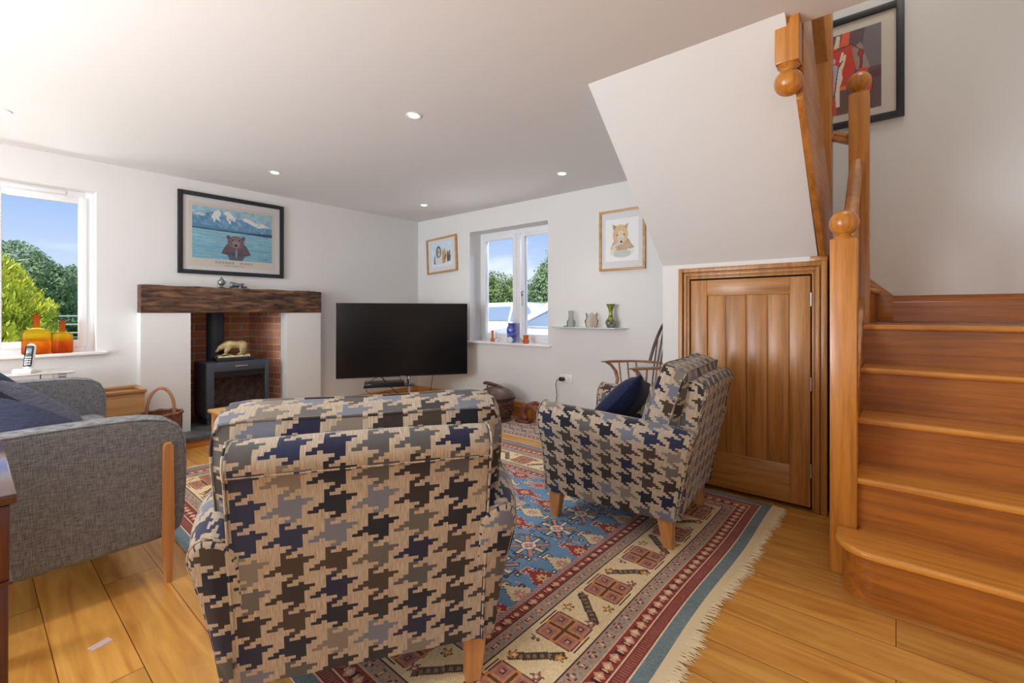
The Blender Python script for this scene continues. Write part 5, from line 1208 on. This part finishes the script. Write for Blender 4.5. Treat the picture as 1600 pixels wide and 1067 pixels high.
MH = Matrix.Translation((0, .012, .028)) @ Matrix.Rotation(R_(-14), 4, 'X')
b = MB(); rings = []
for z, w_, d_ in ((0, .020, .012), (.01, .025, .014), (.06, .026, .014), (.12, .027, .014), (.15, .026, .013), (.165, .022, .012), (.174, .014, .009), (.177, .006, .004)):
    rings.append([(w_ * math.cos(a) * (1 - .1 * abs(math.sin(2 * a))) * 1.1, d_ * math.sin(a) * 1.1, z) for a in [2 * PI * k / 20 for k in range(20)]])
b.loft(rings); bmesh.ops.recalc_face_normals(b.bm, faces=b.bm.faces); bmesh.ops.transform(b.bm, matrix=MH, verts=b.bm.verts); hs = b.build('handset', MATS['white_plastic'], PH)
b = MB(); b.box(-.0215, .0215, -.0175, -.010, .012, .160, .008, 3, mat=MH); b.build('handset_face', plain('dark_grey_plastic', (48, 52, 58), .25), hs)
b = MB(); b.box(-.015, .015, -.0185, -.0165, .105, .140, .002, mat=MH); b.build('screen', plain('grey_lcd', (120, 130, 136), .2), hs)
for r_i in range(4):
    for c_i in (-1, 0, 1):
        b = MB(); b.box(c_i * .0125 - .0045, c_i * .0125 + .0045, -.0192, -.0165, .026 + r_i * .016, .034 + r_i * .016, .001, mat=MH); b.build('button', MATS['white_plastic'], hs)
m = MB(); m.tube([(-4.468, .33, .746), (-4.462, .325, .60), (-4.455, .33, .42), (-4.452, .32, .2), (-4.45, .30, .004)], .003, 6); tag(m.build('phone_cable', M_cable), 'thin black cable dropping beside the glass-topped table', 'cable')

OB = empty('oak_box', (-4.82, .72, 0)); tag(OB, 'open-topped oak storage box beside the fireplace pier', 'storage box')
M_box = wood('box_oak', (196, 150, 98), (166, 118, 68), 'y', rough=.5)
m = MB(); m.box(-.17, .17, -.215, -.20, .0, .53, .002); m.box(-.17, .17, .20, .215, 0, .53, .002); m.box(.155, .17, -.2, .2, 0, .53, .002); m.box(-.17, -.155, -.2, .2, 0, .53, .002); m.box(-.155, .155, -.2, .2, .02, .035); m.build('case', M_box, OB)
m = MB()
m.box(.150, .180, -.225, .225, .525, .55, .004); m.box(-.175, -.150, -.225, .225, .525, .55, .004); m.box(-.15, .15, -.225, -.195, .5252, .5498, .004); m.box(-.15, .15, .195, .225, .5252, .5498, .004); m.build('rim', M_box, OB)
m = MB(); m.box(.171, .174, -.21, .21, .28, .286); m.build('seam', M_shade_joint, OB, smooth=False)
m = MB(); m.box(-.14, -.10, -.04, .0, .04, .54, .003); m.build('divider', M_box, OB)

BK = empty('log_basket', (-4.42, .985, 0)); tag(BK, 'round wicker basket with a tall cane hoop handle', 'basket')
M_wick = wood('wicker', (128, 84, 56), (78, 46, 32), 'x', rough=.6, scale=3); M_cane = wood('pale_cane', (190, 140, 104), (140, 86, 58), 'z', rough=.4)
m = MB(); k_ = 22
m.lathe([(.10, 0.001), (.11, .02), (.125, .10), (.135, .20), (.14, .30), (.138, .375), (.13, .37), (.12, .2), (.10, .03), (.02, .025)], seg=44, wob=lambda r, z, a: (r * (1 + .018 * math.sin(22 * a) * (1 if int(z * 60) % 2 else -1)), z)); m.build('body', M_wick, BK)
m = MB(); m.tube([(.138 * math.cos(a), .138 * math.sin(a), .378 + .004 * math.sin(9 * a)) for a in np.linspace(0, 2 * PI, 33)[:-1]], .011, 8, closed=True); m.build('rim', M_wick, BK)
m = MB(); m.tube([(.02 * math.cos(a), .085 * math.cos(a), .36 + .215 * math.sin(a) ** .8) for a in np.linspace(0.02, PI - .02, 22)], .012, 8, flat=.5); m.build('handle', M_cane, BK)

CT = empty('coffee_table', (-3.69, 1.35, RUGZ)); tag(CT, 'small pale oak table mostly hidden behind the foreground armchair', 'table')
M_ctop = wood('pale_oak_top', (228, 176, 108), (200, 144, 80), 'y', rough=.35)
m = MB(); m.box(-.215, .225, -.20, .22, .415, .438, .006); m.build('table_top', M_ctop, CT)
m = MB(); m.box(-.19, .20, -.175, -.155, .34, .415, .002); m.box(-.19, .20, .175, .195, .34, .415, .002); m.box(-.19, -.17, -.16, .18, .34, .415, .002); m.box(.18, .20, -.16, .18, .34, .415, .002); m.build('apron', M_ctop, CT)
for x in (-.195, .165):
    for y in (-.18, .16):
        m = MB(); m.box(x, x + .04, y, y + .04, .0, .414, .004); m.build('leg', M_ctop, CT)

# ================================================================== far wall floor items
PO = empty('carved_pot', (-3.30, 3.68, .010)); tag(PO, 'dark carved wooden pot with a lizard on its lid', 'carved pot')
M_carv = plain('dark_carved_wood', (84, 54, 44), .35, bump=.5, bscale=60, vary=.3, coat=.25)
def carve(r, z, a):
    if .05 < z < .21: return r * (1 + .05 * (1 if math.sin(18 * a + int(z * 38) * PI) > 0 else 0)), z
    return r, z
pz = [(.15, 0), (.155, .02), (.14, .035)] + [(.15 + .035 * math.sin(min(1, (z - .04) / .19) * PI * .55), z) for z in np.linspace(.045, .225, 16)] + [(.20, .235), (.205, .245), (.19, .25), (.1, .25)]
m = MB(); m.lathe(pz, seg=72, wob=carve); m.build('body', M_carv, PO)
m = MB(); m.lathe([(.200, .25), (.205, .258), (.195, .275), (.17, .305), (.13, .335), (.08, .355), (.03, .362), (.002, .363)], seg=48, wob=lambda r, z, a: (r * (1 + .012 * math.sin(14 * a)), z)); ld = m.build('lid', M_carv, PO)
o = skin_obj('lizard', [(-.03, 0, .375), (-.10, 0, .385), (-.17, 0, .385), (.04, 0, .37), (.10, 0, .345), (-.09, -.04, .375), (-.075, -.07, .345), (-.09, .04, .375), (-.075, .07, .345), (.04, -.04, .36), (.06, -.075, .325), (.04, .04, .36), (.06, .075, .325), (-.20, 0, .375)], [(0, 1), (1, 2), (0, 3), (3, 4), (1, 5), (5, 6), (1, 7), (7, 8), (3, 9), (9, 10), (3, 11), (11, 12), (2, 13)], [.020, .022, .020, .018, .012, .010, .008, .010, .008, .010, .008, .010, .008, .012], M_carv, PO)
CF = empty('carved_figure', (-3.02, 3.80, .010)); tag(CF, 'reddish carved wooden figure with crossed limbs right of the carved pot', 'carving')
M_carv2 = plain('red_brown_carved_wood', (122, 66, 48), .35, bump=.3, bscale=50, vary=.25, coat=.3)
skin_obj('body', [(.0, 0, .05), (0, 0, .13), (.06, -.02, .17), (.14, -.04, .18), (.21, -.05, .145), (.26, -.06, .115), (-.03, .02, .19), (.12, .04, .215), (.22, .03, .19), (.05, 0, .028), (-.05, 0, .028), (.08, -.01, .2)], [(0, 1), (1, 2), (2, 3), (3, 4), (4, 5), (1, 6), (2, 7), (7, 8), (0, 9), (0, 10), (2, 11)], [.040, .034, .030, .024, .022, .020, .028, .022, .020, .028, .028, .02], M_carv2, CF)
m = MB(); m.box(-.08, .09, -.06, .06, 0.0, .03, .006); m.build('foot', M_carv2, CF)
for i, (x, y, hh) in enumerate(((-3.98, 3.72, .235), (-3.86, 3.72, .265))):
    DU = empty('carved_duck', (x, y, .0 if x < -3.76 else .010), R_(-30)); tag(DU, ['carved wooden duck with a low head, left of the pot', 'taller carved wooden duck just left of the pot'][i], 'carving', 'carved wooden ducks')
    s_ = hh / .26
    skin_obj('body', [(0, .06 * s_, .09 * s_), (0, 0, .10 * s_), (0, -.05 * s_, .15 * s_), (0, -.06 * s_, .21 * s_), (0, -.085 * s_, .222 * s_), (0, -.125 * s_, .21 * s_), (0, .12 * s_, .11 * s_), (0, 0, .035 * s_)], [(0, 1), (1, 2), (2, 3), (3, 4), (4, 5), (0, 6), (1, 7)], [.05 * s_, .055 * s_, .032 * s_, .024 * s_, .026 * s_, .010 * s_, .02 * s_, .035 * s_], M_carv2, DU)
SK = empty('power_socket', (-2.60, YF, .487)); tag(SK, 'white double wall socket with a black plug in its left side', 'socket')
m = MB(); m.box(-.075, .075, -.010, 0, -.044, .044, .004); m.build('plate', plain('white_socket', (240, 240, 240), .3), SK)
for x in (-.052, .052):
    m = MB(); m.box(x * .4 - .006, x * .4 + .006, -.013, -.009, .018, .032, .001); m.build('switch', MATS['white_socket'], SK)
m = MB()
for dx, dz, w_, h_ in ((0, .006, .004, .009), (-.011, -.012, .008, .004), (.011, -.012, .008, .004)): m.box(.038 + dx - w_ / 2, .038 + dx + w_ / 2, -.0106, -.0099, dz - h_ / 2, dz + h_ / 2)
m.build('pin_holes', M_black, SK, smooth=False)
m = MB(); m.prism([(-.07, -.022), (-.06, -.026), (-.03, -.026), (-.015, -.018), (-.015, .005), (-.03, .014), (-.06, .014), (-.07, .008)], 'y', -.045, -.0105, .003); m.tube([(-.066, -.03, -.01), (-.10, -.035, -.02), (-.115, -.03, -.07), (-.105, -.025, -.18), (-.12, -.025, -.28), (-.10, -.028, -.40), (-.10, -.03, -.465)], .0035, 6); tag_ = m.build('plug', M_black); tag_.location = SK.location; tag(tag_, 'black plug and cable hanging from the wall socket', 'plug')

# windsor chair behind the patterned armchair
WC = empty('windsor_chair', (-1.62, 3.60, 0), R_(140.7)); tag(WC, 'dark stained hoop-back Windsor armchair against the far wall', 'chair')
# local: x = width, +y = the way the sitter faces
M_wd = wood('dark_stained_beech', (110, 74, 56), (66, 42, 34), 'z', rough=.35, coat=.3); M_wd2 = wood('worn_arm_beech', (168, 120, 84), (122, 80, 52), 'y', rough=.35, coat=.3)
AZ = .738
bow = [(-.262, .245), (-.262, .15), (-.262, .03)] + [(-.262 * math.cos(t), -.02 - .19 * math.sin(t)) for t in np.linspace(.12, PI - .12, 17)] + [(.262, .03), (.262, .15), (.262, .245)]
m = MB(); m.tube([(x, y, AZ) for x, y in bow], [.008, .022, .020] + [.018] * 17 + [.020, .022, .008], 10, flat=.55); m.build('arm_bow', M_wd2, WC)
hoop = [(.185 * math.cos(t), -.175 - .10 * max(0, math.sin(t)), .745 + .385 * math.sin(t)) for t in np.linspace(0, PI, 25)]
m = MB(); m.tube(hoop, .013, 10); m.build('hoop', M_wd, WC)
for i, x in enumerate(np.linspace(-.13, .13, 6)):
    t = math.acos(max(-1, min(1, x * 1.15 / .185))); top = (x * 1.15, -.175 - .10 * math.sin(t), .745 + .385 * math.sin(t))
    m = MB(); m.tube([(x * .8, -.14, .44), (x, -.19, AZ), top], .0065, 8); m.build('spindle', M_wd, WC)
for s_ in (-1, 1):
    for y in (.08, .0, -.075):
        xx = .262 if y > -.03 else .245
        m = MB(); m.tube([(s_ * .20, y * .9, .44), (s_ * xx, y, AZ)], .0075, 8); m.build('spindle', M_wd2, WC)
    m = MB(); m.tube([(s_ * .262, .20, AZ - .004), (s_ * .260, .155, AZ - .03), (s_ * .25, .115, AZ - .085), (s_ * .235, .105, AZ - .15), (s_ * .215, .12, .56), (s_ * .20, .14, .445)], [.010, .013, .015, .015, .014, .013], 10); m.build('arm_support', M_wd2, WC)
m = MB(); rings = []
pts = [(.245 * math.copysign(abs(math.cos(t)) ** .6, math.cos(t)), .01 + .225 * math.copysign(abs(math.sin(t)) ** .7, math.sin(t))) for t in [2 * PI * k / 40 for k in range(40)]]
for k_, z in ((.90, .412), (.97, .420), (1, .436), (.98, .448), (.9, .450)): rings.append([(x * k_, y * k_, z) for x, y in pts])
m.loft(rings); bmesh.ops.recalc_face_normals(m.bm, faces=m.bm.faces); m.build('seat', M_wd, WC)
for sx_ in (-1, 1):
    for sy_ in (-1, 1):
        m = MB(); m.tube([(sx_ * .16, sy_ * .14, .42), (sx_ * .19, sy_ * .17, .24), (sx_ * .225, sy_ * .205, 0.0)], [.014, .018, .012], 10); m.build('leg', M_wd, WC)
    m = MB(); m.tube([(sx_ * .195, -.175, .19), (sx_ * .195, .175, .19)], .009, 8); m.build('stretcher', M_wd, WC)
m = MB(); m.tube([(-.195, 0, .19), (.195, 0, .19)], .009, 8); m.build('stretcher', M_wd, WC)

# folded striped card on the floor
m = MB()
for k in range(7):
    x0 = -.016 + k * .0046
    m.box(x0, x0 + .0036, -.030 + .002 * (k % 2), .030, .0012, .0032 + .0006 * (k % 2))
m.box(-.017, .017, -.028, .028, .0003, .0012)
o = m.build('folded_card', plain('pale_pink_card', (232, 206, 204), .7)); o.location = (-2.145, .305, 0.0); o.rotation_euler = (0, 0, R_(18)); tag(o, 'small pale pink striped card lying on the floorboards', 'card')

# ================================================================== ceiling downlights
M_lamp = emit('lamp_glow', (255, 246, 230), 14)
LBL = {(-4.18, .14): 'recessed ceiling light nearest the left window', (-2.31, 1.80): 'recessed ceiling light over the middle of the room', (-4.19, 1.75): 'recessed ceiling light in front of the fireplace', (-2.27, 3.40): 'recessed ceiling light in front of the small window wall by the soffit', (-4.15, 3.38): 'recessed ceiling light in the far corner over the television', (-2.30, .14): 'recessed ceiling light above the near end of the grey sofa', (-.45, .14): 'recessed ceiling light over the foot of the stairs'}
proto = None
for (x, y), lb in LBL.items():
    if proto is None:
        d = empty('downlight'); proto = d
        m = MB(); m.lathe([(.030, .012), (.031, -.001), (.042, -.005), (.046, -.003), (.047, .001)], seg=32); m.build('trim_ring', M_gloss, d)
        m = MB(); m.lathe([(.0, -.0025), (.029, -.0025), (.029, -.0012), (.0, -.0012)], seg=24); m.build('lamp', M_lamp, d)
    else: d = copy_tree(proto)
    d.location = (x, y, H - .0005); tag(d, lb, 'ceiling light', 'recessed downlights')
    l = add_light('downlight_beam', 'SPOT', (x, y, H - .012), (0, 0, 0), 14 if y > 3 else 30, (1.0, .94, .85), spot_size=R_(100), spot_blend=1.0, shadow_soft_size=.025)

# ================================================================== outside
GZ = -.15
M_grass = plain('lawn', (110, 138, 66), .95, vary=.35, bscale=1.2)
M_gravel = plain('gravel', (176, 168, 156), .95, vary=.25, bscale=8)
struct(MB().box(-130, -6.0, -60, 60, GZ - .2, GZ).build('ground_lawn', M_grass, smooth=False), 'mown lawn outside the left window', 'lawn')
struct(MB().box(-5.98, 60, 4.35, 100, GZ - .2, GZ).build('ground_drive', M_gravel, smooth=False), 'pale gravel drive outside the small window', 'drive')
def leaf_mat(name, c1, c2, tr=.3):
    m, t, b = new_mat(name); L = t.links.new
    c = t.nodes.new('ShaderNodeTexCoord'); n = t.nodes.new('ShaderNodeTexNoise'); n.inputs['Scale'].default_value = 2.6; n.inputs['Detail'].default_value = 5; L(c.outputs['Object'], n.inputs['Vector'])
    r = t.nodes.new('ShaderNodeValToRGB'); r.color_ramp.elements[0].position = .35; r.color_ramp.elements[0].color = lin(c2); r.color_ramp.elements[1].position = .65; r.color_ramp.elements[1].color = lin(c1); L(n.outputs['Fac'], r.inputs[0]); L(r.outputs[0], b.inputs['Base Color']); b.inputs['Roughness'].default_value = .6
    tl = t.nodes.new('ShaderNodeBsdfTranslucent'); L(r.outputs[0], tl.inputs[0]); mx = t.nodes.new('ShaderNodeMixShader'); mx.inputs[0].default_value = tr; o = [n for n in t.nodes if n.type == 'OUTPUT_MATERIAL'][0]
    L(b.outputs[0], mx.inputs[1]); L(tl.outputs[0], mx.inputs[2]); L(mx.outputs[0], o.inputs[0]); return m
M_bark = plain('bark', (84, 70, 58), .9, bump=.5, bscale=12)
def foliage(name, parent, blobs, n, size, mat, seed, up=.0, elong=1.0):
    """leaf clusters on and inside a set of ellipsoids (cx, cy, cz, rx, ry, rz)"""
    r = np.random.default_rng(seed); vol = np.array([b[3] * b[4] + b[4] * b[5] for b in blobs]); cnt = (n * vol / vol.sum()).astype(int)
    P = []; Nn = []
    for b_, k in zip(blobs, cnt):
        d = r.standard_normal((k, 3)); d /= np.linalg.norm(d, axis=1)[:, None]; rad = 1 - np.abs(r.normal(0, .16, k)); rad += .06 * np.sin(d[:, 0] * 9 + d[:, 2] * 7 + seed) + .05 * np.sin(d[:, 1] * 13 + d[:, 2] * 11)
        P.append(np.array(b_[:3]) + d * rad[:, None] * np.array(b_[3:])); Nn.append(d)
    P = np.concatenate(P); Nn = np.concatenate(Nn); k = len(P)
    Nn = Nn + r.standard_normal((k, 3)) * .55 + np.array([0, 0, up]); Nn /= np.linalg.norm(Nn, axis=1)[:, None]
    t = np.cross(Nn, r.standard_normal((k, 3))); t /= np.linalg.norm(t, axis=1)[:, None]; bt = np.cross(Nn, t)
    if elong != 1.0:
        t = np.array([0, 0, 1.0]) + r.standard_normal((k, 3)) * .35 + Nn * .5; t /= np.linalg.norm(t, axis=1)[:, None]; bt = np.cross(Nn, t); bt /= np.linalg.norm(bt, axis=1)[:, None] + 1e-9
    s = size * r.uniform(.6, 1.3, k)[:, None]
    v = np.stack([P - t * s * elong, P + bt * s * .5, P + t * s * elong, P - bt * s * .5], 1).reshape(-1, 3).astype(np.float32)
    me = bpy.data.meshes.new(name); me.vertices.add(len(v)); me.vertices.foreach_set('co', v.ravel()); me.loops.add(k * 4); me.loops.foreach_set('vertex_index', np.arange(k * 4, dtype=np.int32)); me.polygons.add(k); me.polygons.foreach_set('loop_start', np.arange(0, k * 4, 4, dtype=np.int32)); me.polygons.foreach_set('loop_total', np.full(k, 4, dtype=np.int32)); me.update(calc_edges=True)
    me.materials.append(mat); o = bpy.data.objects.new(name, me); COL.objects.link(o); o.parent = parent; return o
def tree(name, label, loc, blobs, n, size, mat, seed, trunk_h, group=None, cat='tree', **kw):
    root = empty(name, loc); tag(root, label, cat, group)
    foliage('foliage', root, blobs, n, size, mat, seed, **kw)
    m = MB(); m.tube([(0, 0, 0), (.05, .02, trunk_h * .5), (0, .05, trunk_h)], [.16 if trunk_h > 2 else .06, .12 if trunk_h > 2 else .05, .05], 10); m.build('trunk', M_bark, root); return root
M_lime = leaf_mat('lime_conifer_leaf', (240, 238, 96), (176, 192, 62), .35)
M_g1 = leaf_mat('mid_green_leaf', (172, 192, 138), (108, 136, 94)); M_g2 = leaf_mat('dark_green_leaf', (150, 172, 124), (92, 118, 80)); M_g3 = leaf_mat('hedge_leaf', (160, 176, 100), (84, 112, 54))
tree('golden_conifer', 'bright lime-green conifer outside the left window', (-10.2, .10, GZ), [(0, 0, .75, .95, .95, .75), (0, 0, 1.2, .82, .82, .75), (0, 0, 1.65, .56, .56, .6), (0, 0, 2.0, .30, .30, .42)], 42000, .030, M_lime, 3, 2.2, elong=1.5)
tree('garden_shrub', 'low flowering shrub at the foot of the lime conifer', (-8.75, .40, GZ), [(0, 0, .45, .45, .55, .42), (0, .45, .38, .3, .35, .36)], 6000, .035, M_g3, 9, .5, cat='shrub')
tree('broadleaf_tree', 'tall mid-green tree behind the lime conifer', (-30, .9, GZ), [(0, 0, 2.5, 2.0, 2.3, 2.0), (0, -1.2, 2.9, 1.5, 1.5, 1.4), (0, 1.3, 2.2, 1.5, 1.3, 1.5), (0, .3, 1.2, 1.8, 2.4, 1.2)], 40000, .08, M_g1, 4, 3.0, 'trees beyond the lawn')
tree('broadleaf_tree', 'darker lower tree to the right of the tall one beyond the lawn', (-35.5, 4.2, GZ), [(0, 0, 2.0, 2, 2.2, 1.9), (0, 1.8, 1.5, 1.8, 1.8, 1.5), (0, -1.4, 2.2, 1.8, 1.4, 1.4)], 34000, .08, M_g2, 5, 2.6, 'trees beyond the lawn')
tree('broadleaf_tree', 'distant tree whose branch tip shows at the right edge of the left window', (-24, 4.6, GZ), [(0, 0, 3.3, .9, .9, 1.0), (0, -.5, 3.5, .5, .6, .4), (0, .4, 2.4, 1.0, 1.1, 1.0)], 6000, .09, M_g2, 6, 3.0, 'trees beyond the lawn')
tree('hedge', 'long dark hedge at the far side of the lawn', (-41, 3.0, GZ), [(0, -7 + i * 2.0, 1.0, 1.6, 1.6, 1.0 + .25 * (i % 3)) for i in range(10)], 30000, .10, M_g2, 7, 1.0, cat='hedge')
GA = empty('field_gate', (-16.6, 1.9, GZ)); tag(GA, 'galvanised five-bar field gate beyond the lawn', 'gate')
M_galv = plain('galvanised_steel', (190, 198, 200), .45, .6)
m = MB()
for z in (.35, .55, .78, 1.0, 1.22): m.tube([(0, -.6, z), (0, 2.2, z)], .022, 8)
m.tube([(0, .4, .35), (0, 2.0, 1.2)], .018, 8); m.build('bars', M_galv, GA)
for y in (-.6, 2.2): m = MB(); m.tube([(0, y, 0), (0, y, 1.3)], .035, 8); m.build('gate_post', M_galv, GA)
tree('hedgerow_bush', 'bushy hedgerow seen through the left light of the small window', (-10.6, 11.6, GZ), [(0, 0, 1.35, 1.5, 1.0, 1.3), (-1.6, .3, 1.5, 1.2, 1.0, 1.4), (.9, .2, 1.4, .7, .8, 1.15), (-.8, 0, 2.2, .8, .7, .65)], 30000, .045, M_g3, 12, 1.5, 'hedgerow beyond the cars', cat='hedge')
tree('hedgerow_bush', 'taller dark bush seen through the right light of the small window', (-7.3, 10.6, GZ), [(0, 0, 1.6, .8, .8, 1.2), (.55, .2, 2.7, .8, .8, 1.1), (-.1, .1, 2.2, .5, .5, .7), (.9, 0, 1.4, .9, .9, 1.4), (-.6, 0, 1.1, .6, .6, 1.1)], 26000, .045, M_g1, 13, 2.4, 'hedgerow beyond the cars', cat='hedge')

# cars parked on the drive
M_carw = plain('white_car_paint', (244, 245, 247), .2, coat=.8); M_carg = plain('car_window_glass', (150, 166, 186), .12, .1, coat=.6); M_tyre = plain('tyre', (30, 30, 32), .8)
def car(label, loc, rz, Lc=4.4, Hc=1.5, Wd=1.8, nose=.9, blr=.72):
    root = empty('car', loc, rz); tag(root, label, 'car', None)
    h = Hc; bl = h * blr
    body = [(-Lc / 2, .35), (-Lc / 2 + .03, bl - .10), (-Lc / 2 + .12, bl), (Lc / 2 - nose - .1, bl), (Lc / 2 - .25, bl - .14), (Lc / 2 - .03, bl - .32), (Lc / 2, .40), (Lc / 2 - .1, .28), (-Lc / 2 + .1, .28)]
    m = MB(); m.prism(body, 'y', -Wd / 2, Wd / 2, .05); m.build('body', M_carw, root)
    cab = [(-Lc / 2 + .10, bl - .02), (-Lc / 2 + .28, bl + .22), (-Lc / 2 + .55, h - .05), (-Lc / 2 + .9, h), (Lc / 2 - nose - 1.2, h - .02), (Lc / 2 - nose - .75, h - .12), (Lc / 2 - nose, bl - .02)]
    b = bmesh.new(); W0, W1_ = Wd / 2 - .03, Wd / 2 - .19
    A_ = [b.verts.new((p[0], -(W0 if p[1] < bl else W0 + (W1_ - W0) * (p[1] - bl) / (h - bl)), p[1])) for p in cab]; B_ = [b.verts.new((v.co.x, -v.co.y, v.co.z)) for v in A_]
    b.faces.new(A_); b.faces.new(B_[::-1]); n = len(cab)
    for i in range(n): b.faces.new((A_[i], B_[i], B_[(i + 1) % n], A_[(i + 1) % n]))
    bmesh.ops.recalc_face_normals(b, faces=b.faces); bmesh.ops.bevel(b, geom=b.edges[:], offset=.03, segments=2, affect='EDGES'); m = MB(); m.merge(b); m.build('cabin', M_carw, root)
    def yw(z): return W0 + (W1_ - W0) * (z - bl) / (h - bl)
    gz0, gz1 = bl + .03, h - .11
    gl = [[(-Lc / 2 + .48, gz0), (-Lc / 2 + .72, gz1), (-Lc / 2 + 1.15, gz1 + .01), (-Lc / 2 + 1.15, gz0)], [(-Lc / 2 + 1.22, gz0), (-Lc / 2 + 1.22, gz1 + .01), (-Lc / 2 + 2.05, gz1), (-Lc / 2 + 2.05, gz0)], [(-Lc / 2 + 2.12, gz0), (-Lc / 2 + 2.12, gz1), (Lc / 2 - nose - 1.2, gz1 - .02), (Lc / 2 - nose - .28, gz0)]]
    for s_ in (-1, 1):
        for g in gl:
            b = bmesh.new(); v = [b.verts.new((x, s_ * (yw(z) + .012), z)) for x, z in g]; v2 = [b.verts.new((x, s_ * (yw(z) - .02), z)) for x, z in g]
            b.faces.new(v); b.faces.new(v2[::-1])
            for i in range(4): b.faces.new((v[i], v2[i], v2[(i + 1) % 4], v[(i + 1) % 4]))
            bmesh.ops.recalc_face_normals(b, faces=b.faces); m = MB(); m.merge(b); m.build('side_window', M_carg, root, smooth=False)
    for nm, (x0, z0_), (x1, z1_) in (('windscreen', (Lc / 2 - nose - .08, bl + .03), (Lc / 2 - nose - .72, h - .13)), ('rear_window', (-Lc / 2 + .27, bl + .17), (-Lc / 2 + .52, h - .10))):
        b = bmesh.new(); d = .014 if nm == 'windscreen' else -.014; w0_, w1_ = yw(z0_) - .08, yw(z1_) - .08
        v = [b.verts.new(p) for p in ((x0 + d, -w0_, z0_ + .01), (x0 + d, w0_, z0_ + .01), (x1 + d, w1_, z1_ + .012), (x1 + d, -w1_, z1_ + .012))]; v2 = [b.verts.new((p.co.x - d * 2, p.co.y, p.co.z - .02)) for p in v]
        b.faces.new(v); b.faces.new(v2[::-1])
        for i in range(4): b.faces.new((v[i], v2[i], v2[(i + 1) % 4], v[(i + 1) % 4]))
        bmesh.ops.recalc_face_normals(b, faces=b.faces); m = MB(); m.merge(b); m.build(nm, M_carg, root, smooth=False)
    for x in (-Lc / 2 + .85, Lc / 2 - .85):
        for s_ in (-1, 1):
            m = MB(); m.lathe([(.0, -.11), (.31, -.11), (.33, -.08), (.33, .08), (.31, .11), (.20, .11), (.19, .10), (.0, .10)], seg=28, mat=Matrix.Translation((x, s_ * (Wd / 2 - .09), .33)) @ Matrix.Rotation(R_(-90 * s_), 4, 'X')); m.build('wheel', M_tyre, root)
    return root
car('white estate car parked parallel to the house outside the small window', (-7.55, 8.5, GZ), R_(180), 4.5, 1.55, nose=1.0)
car('white car parked nearer the house, only its bonnet and windscreen in view', (-3.3, 5.95, GZ), R_(180), 4.2, 1.62, nose=1.0, blr=.68)
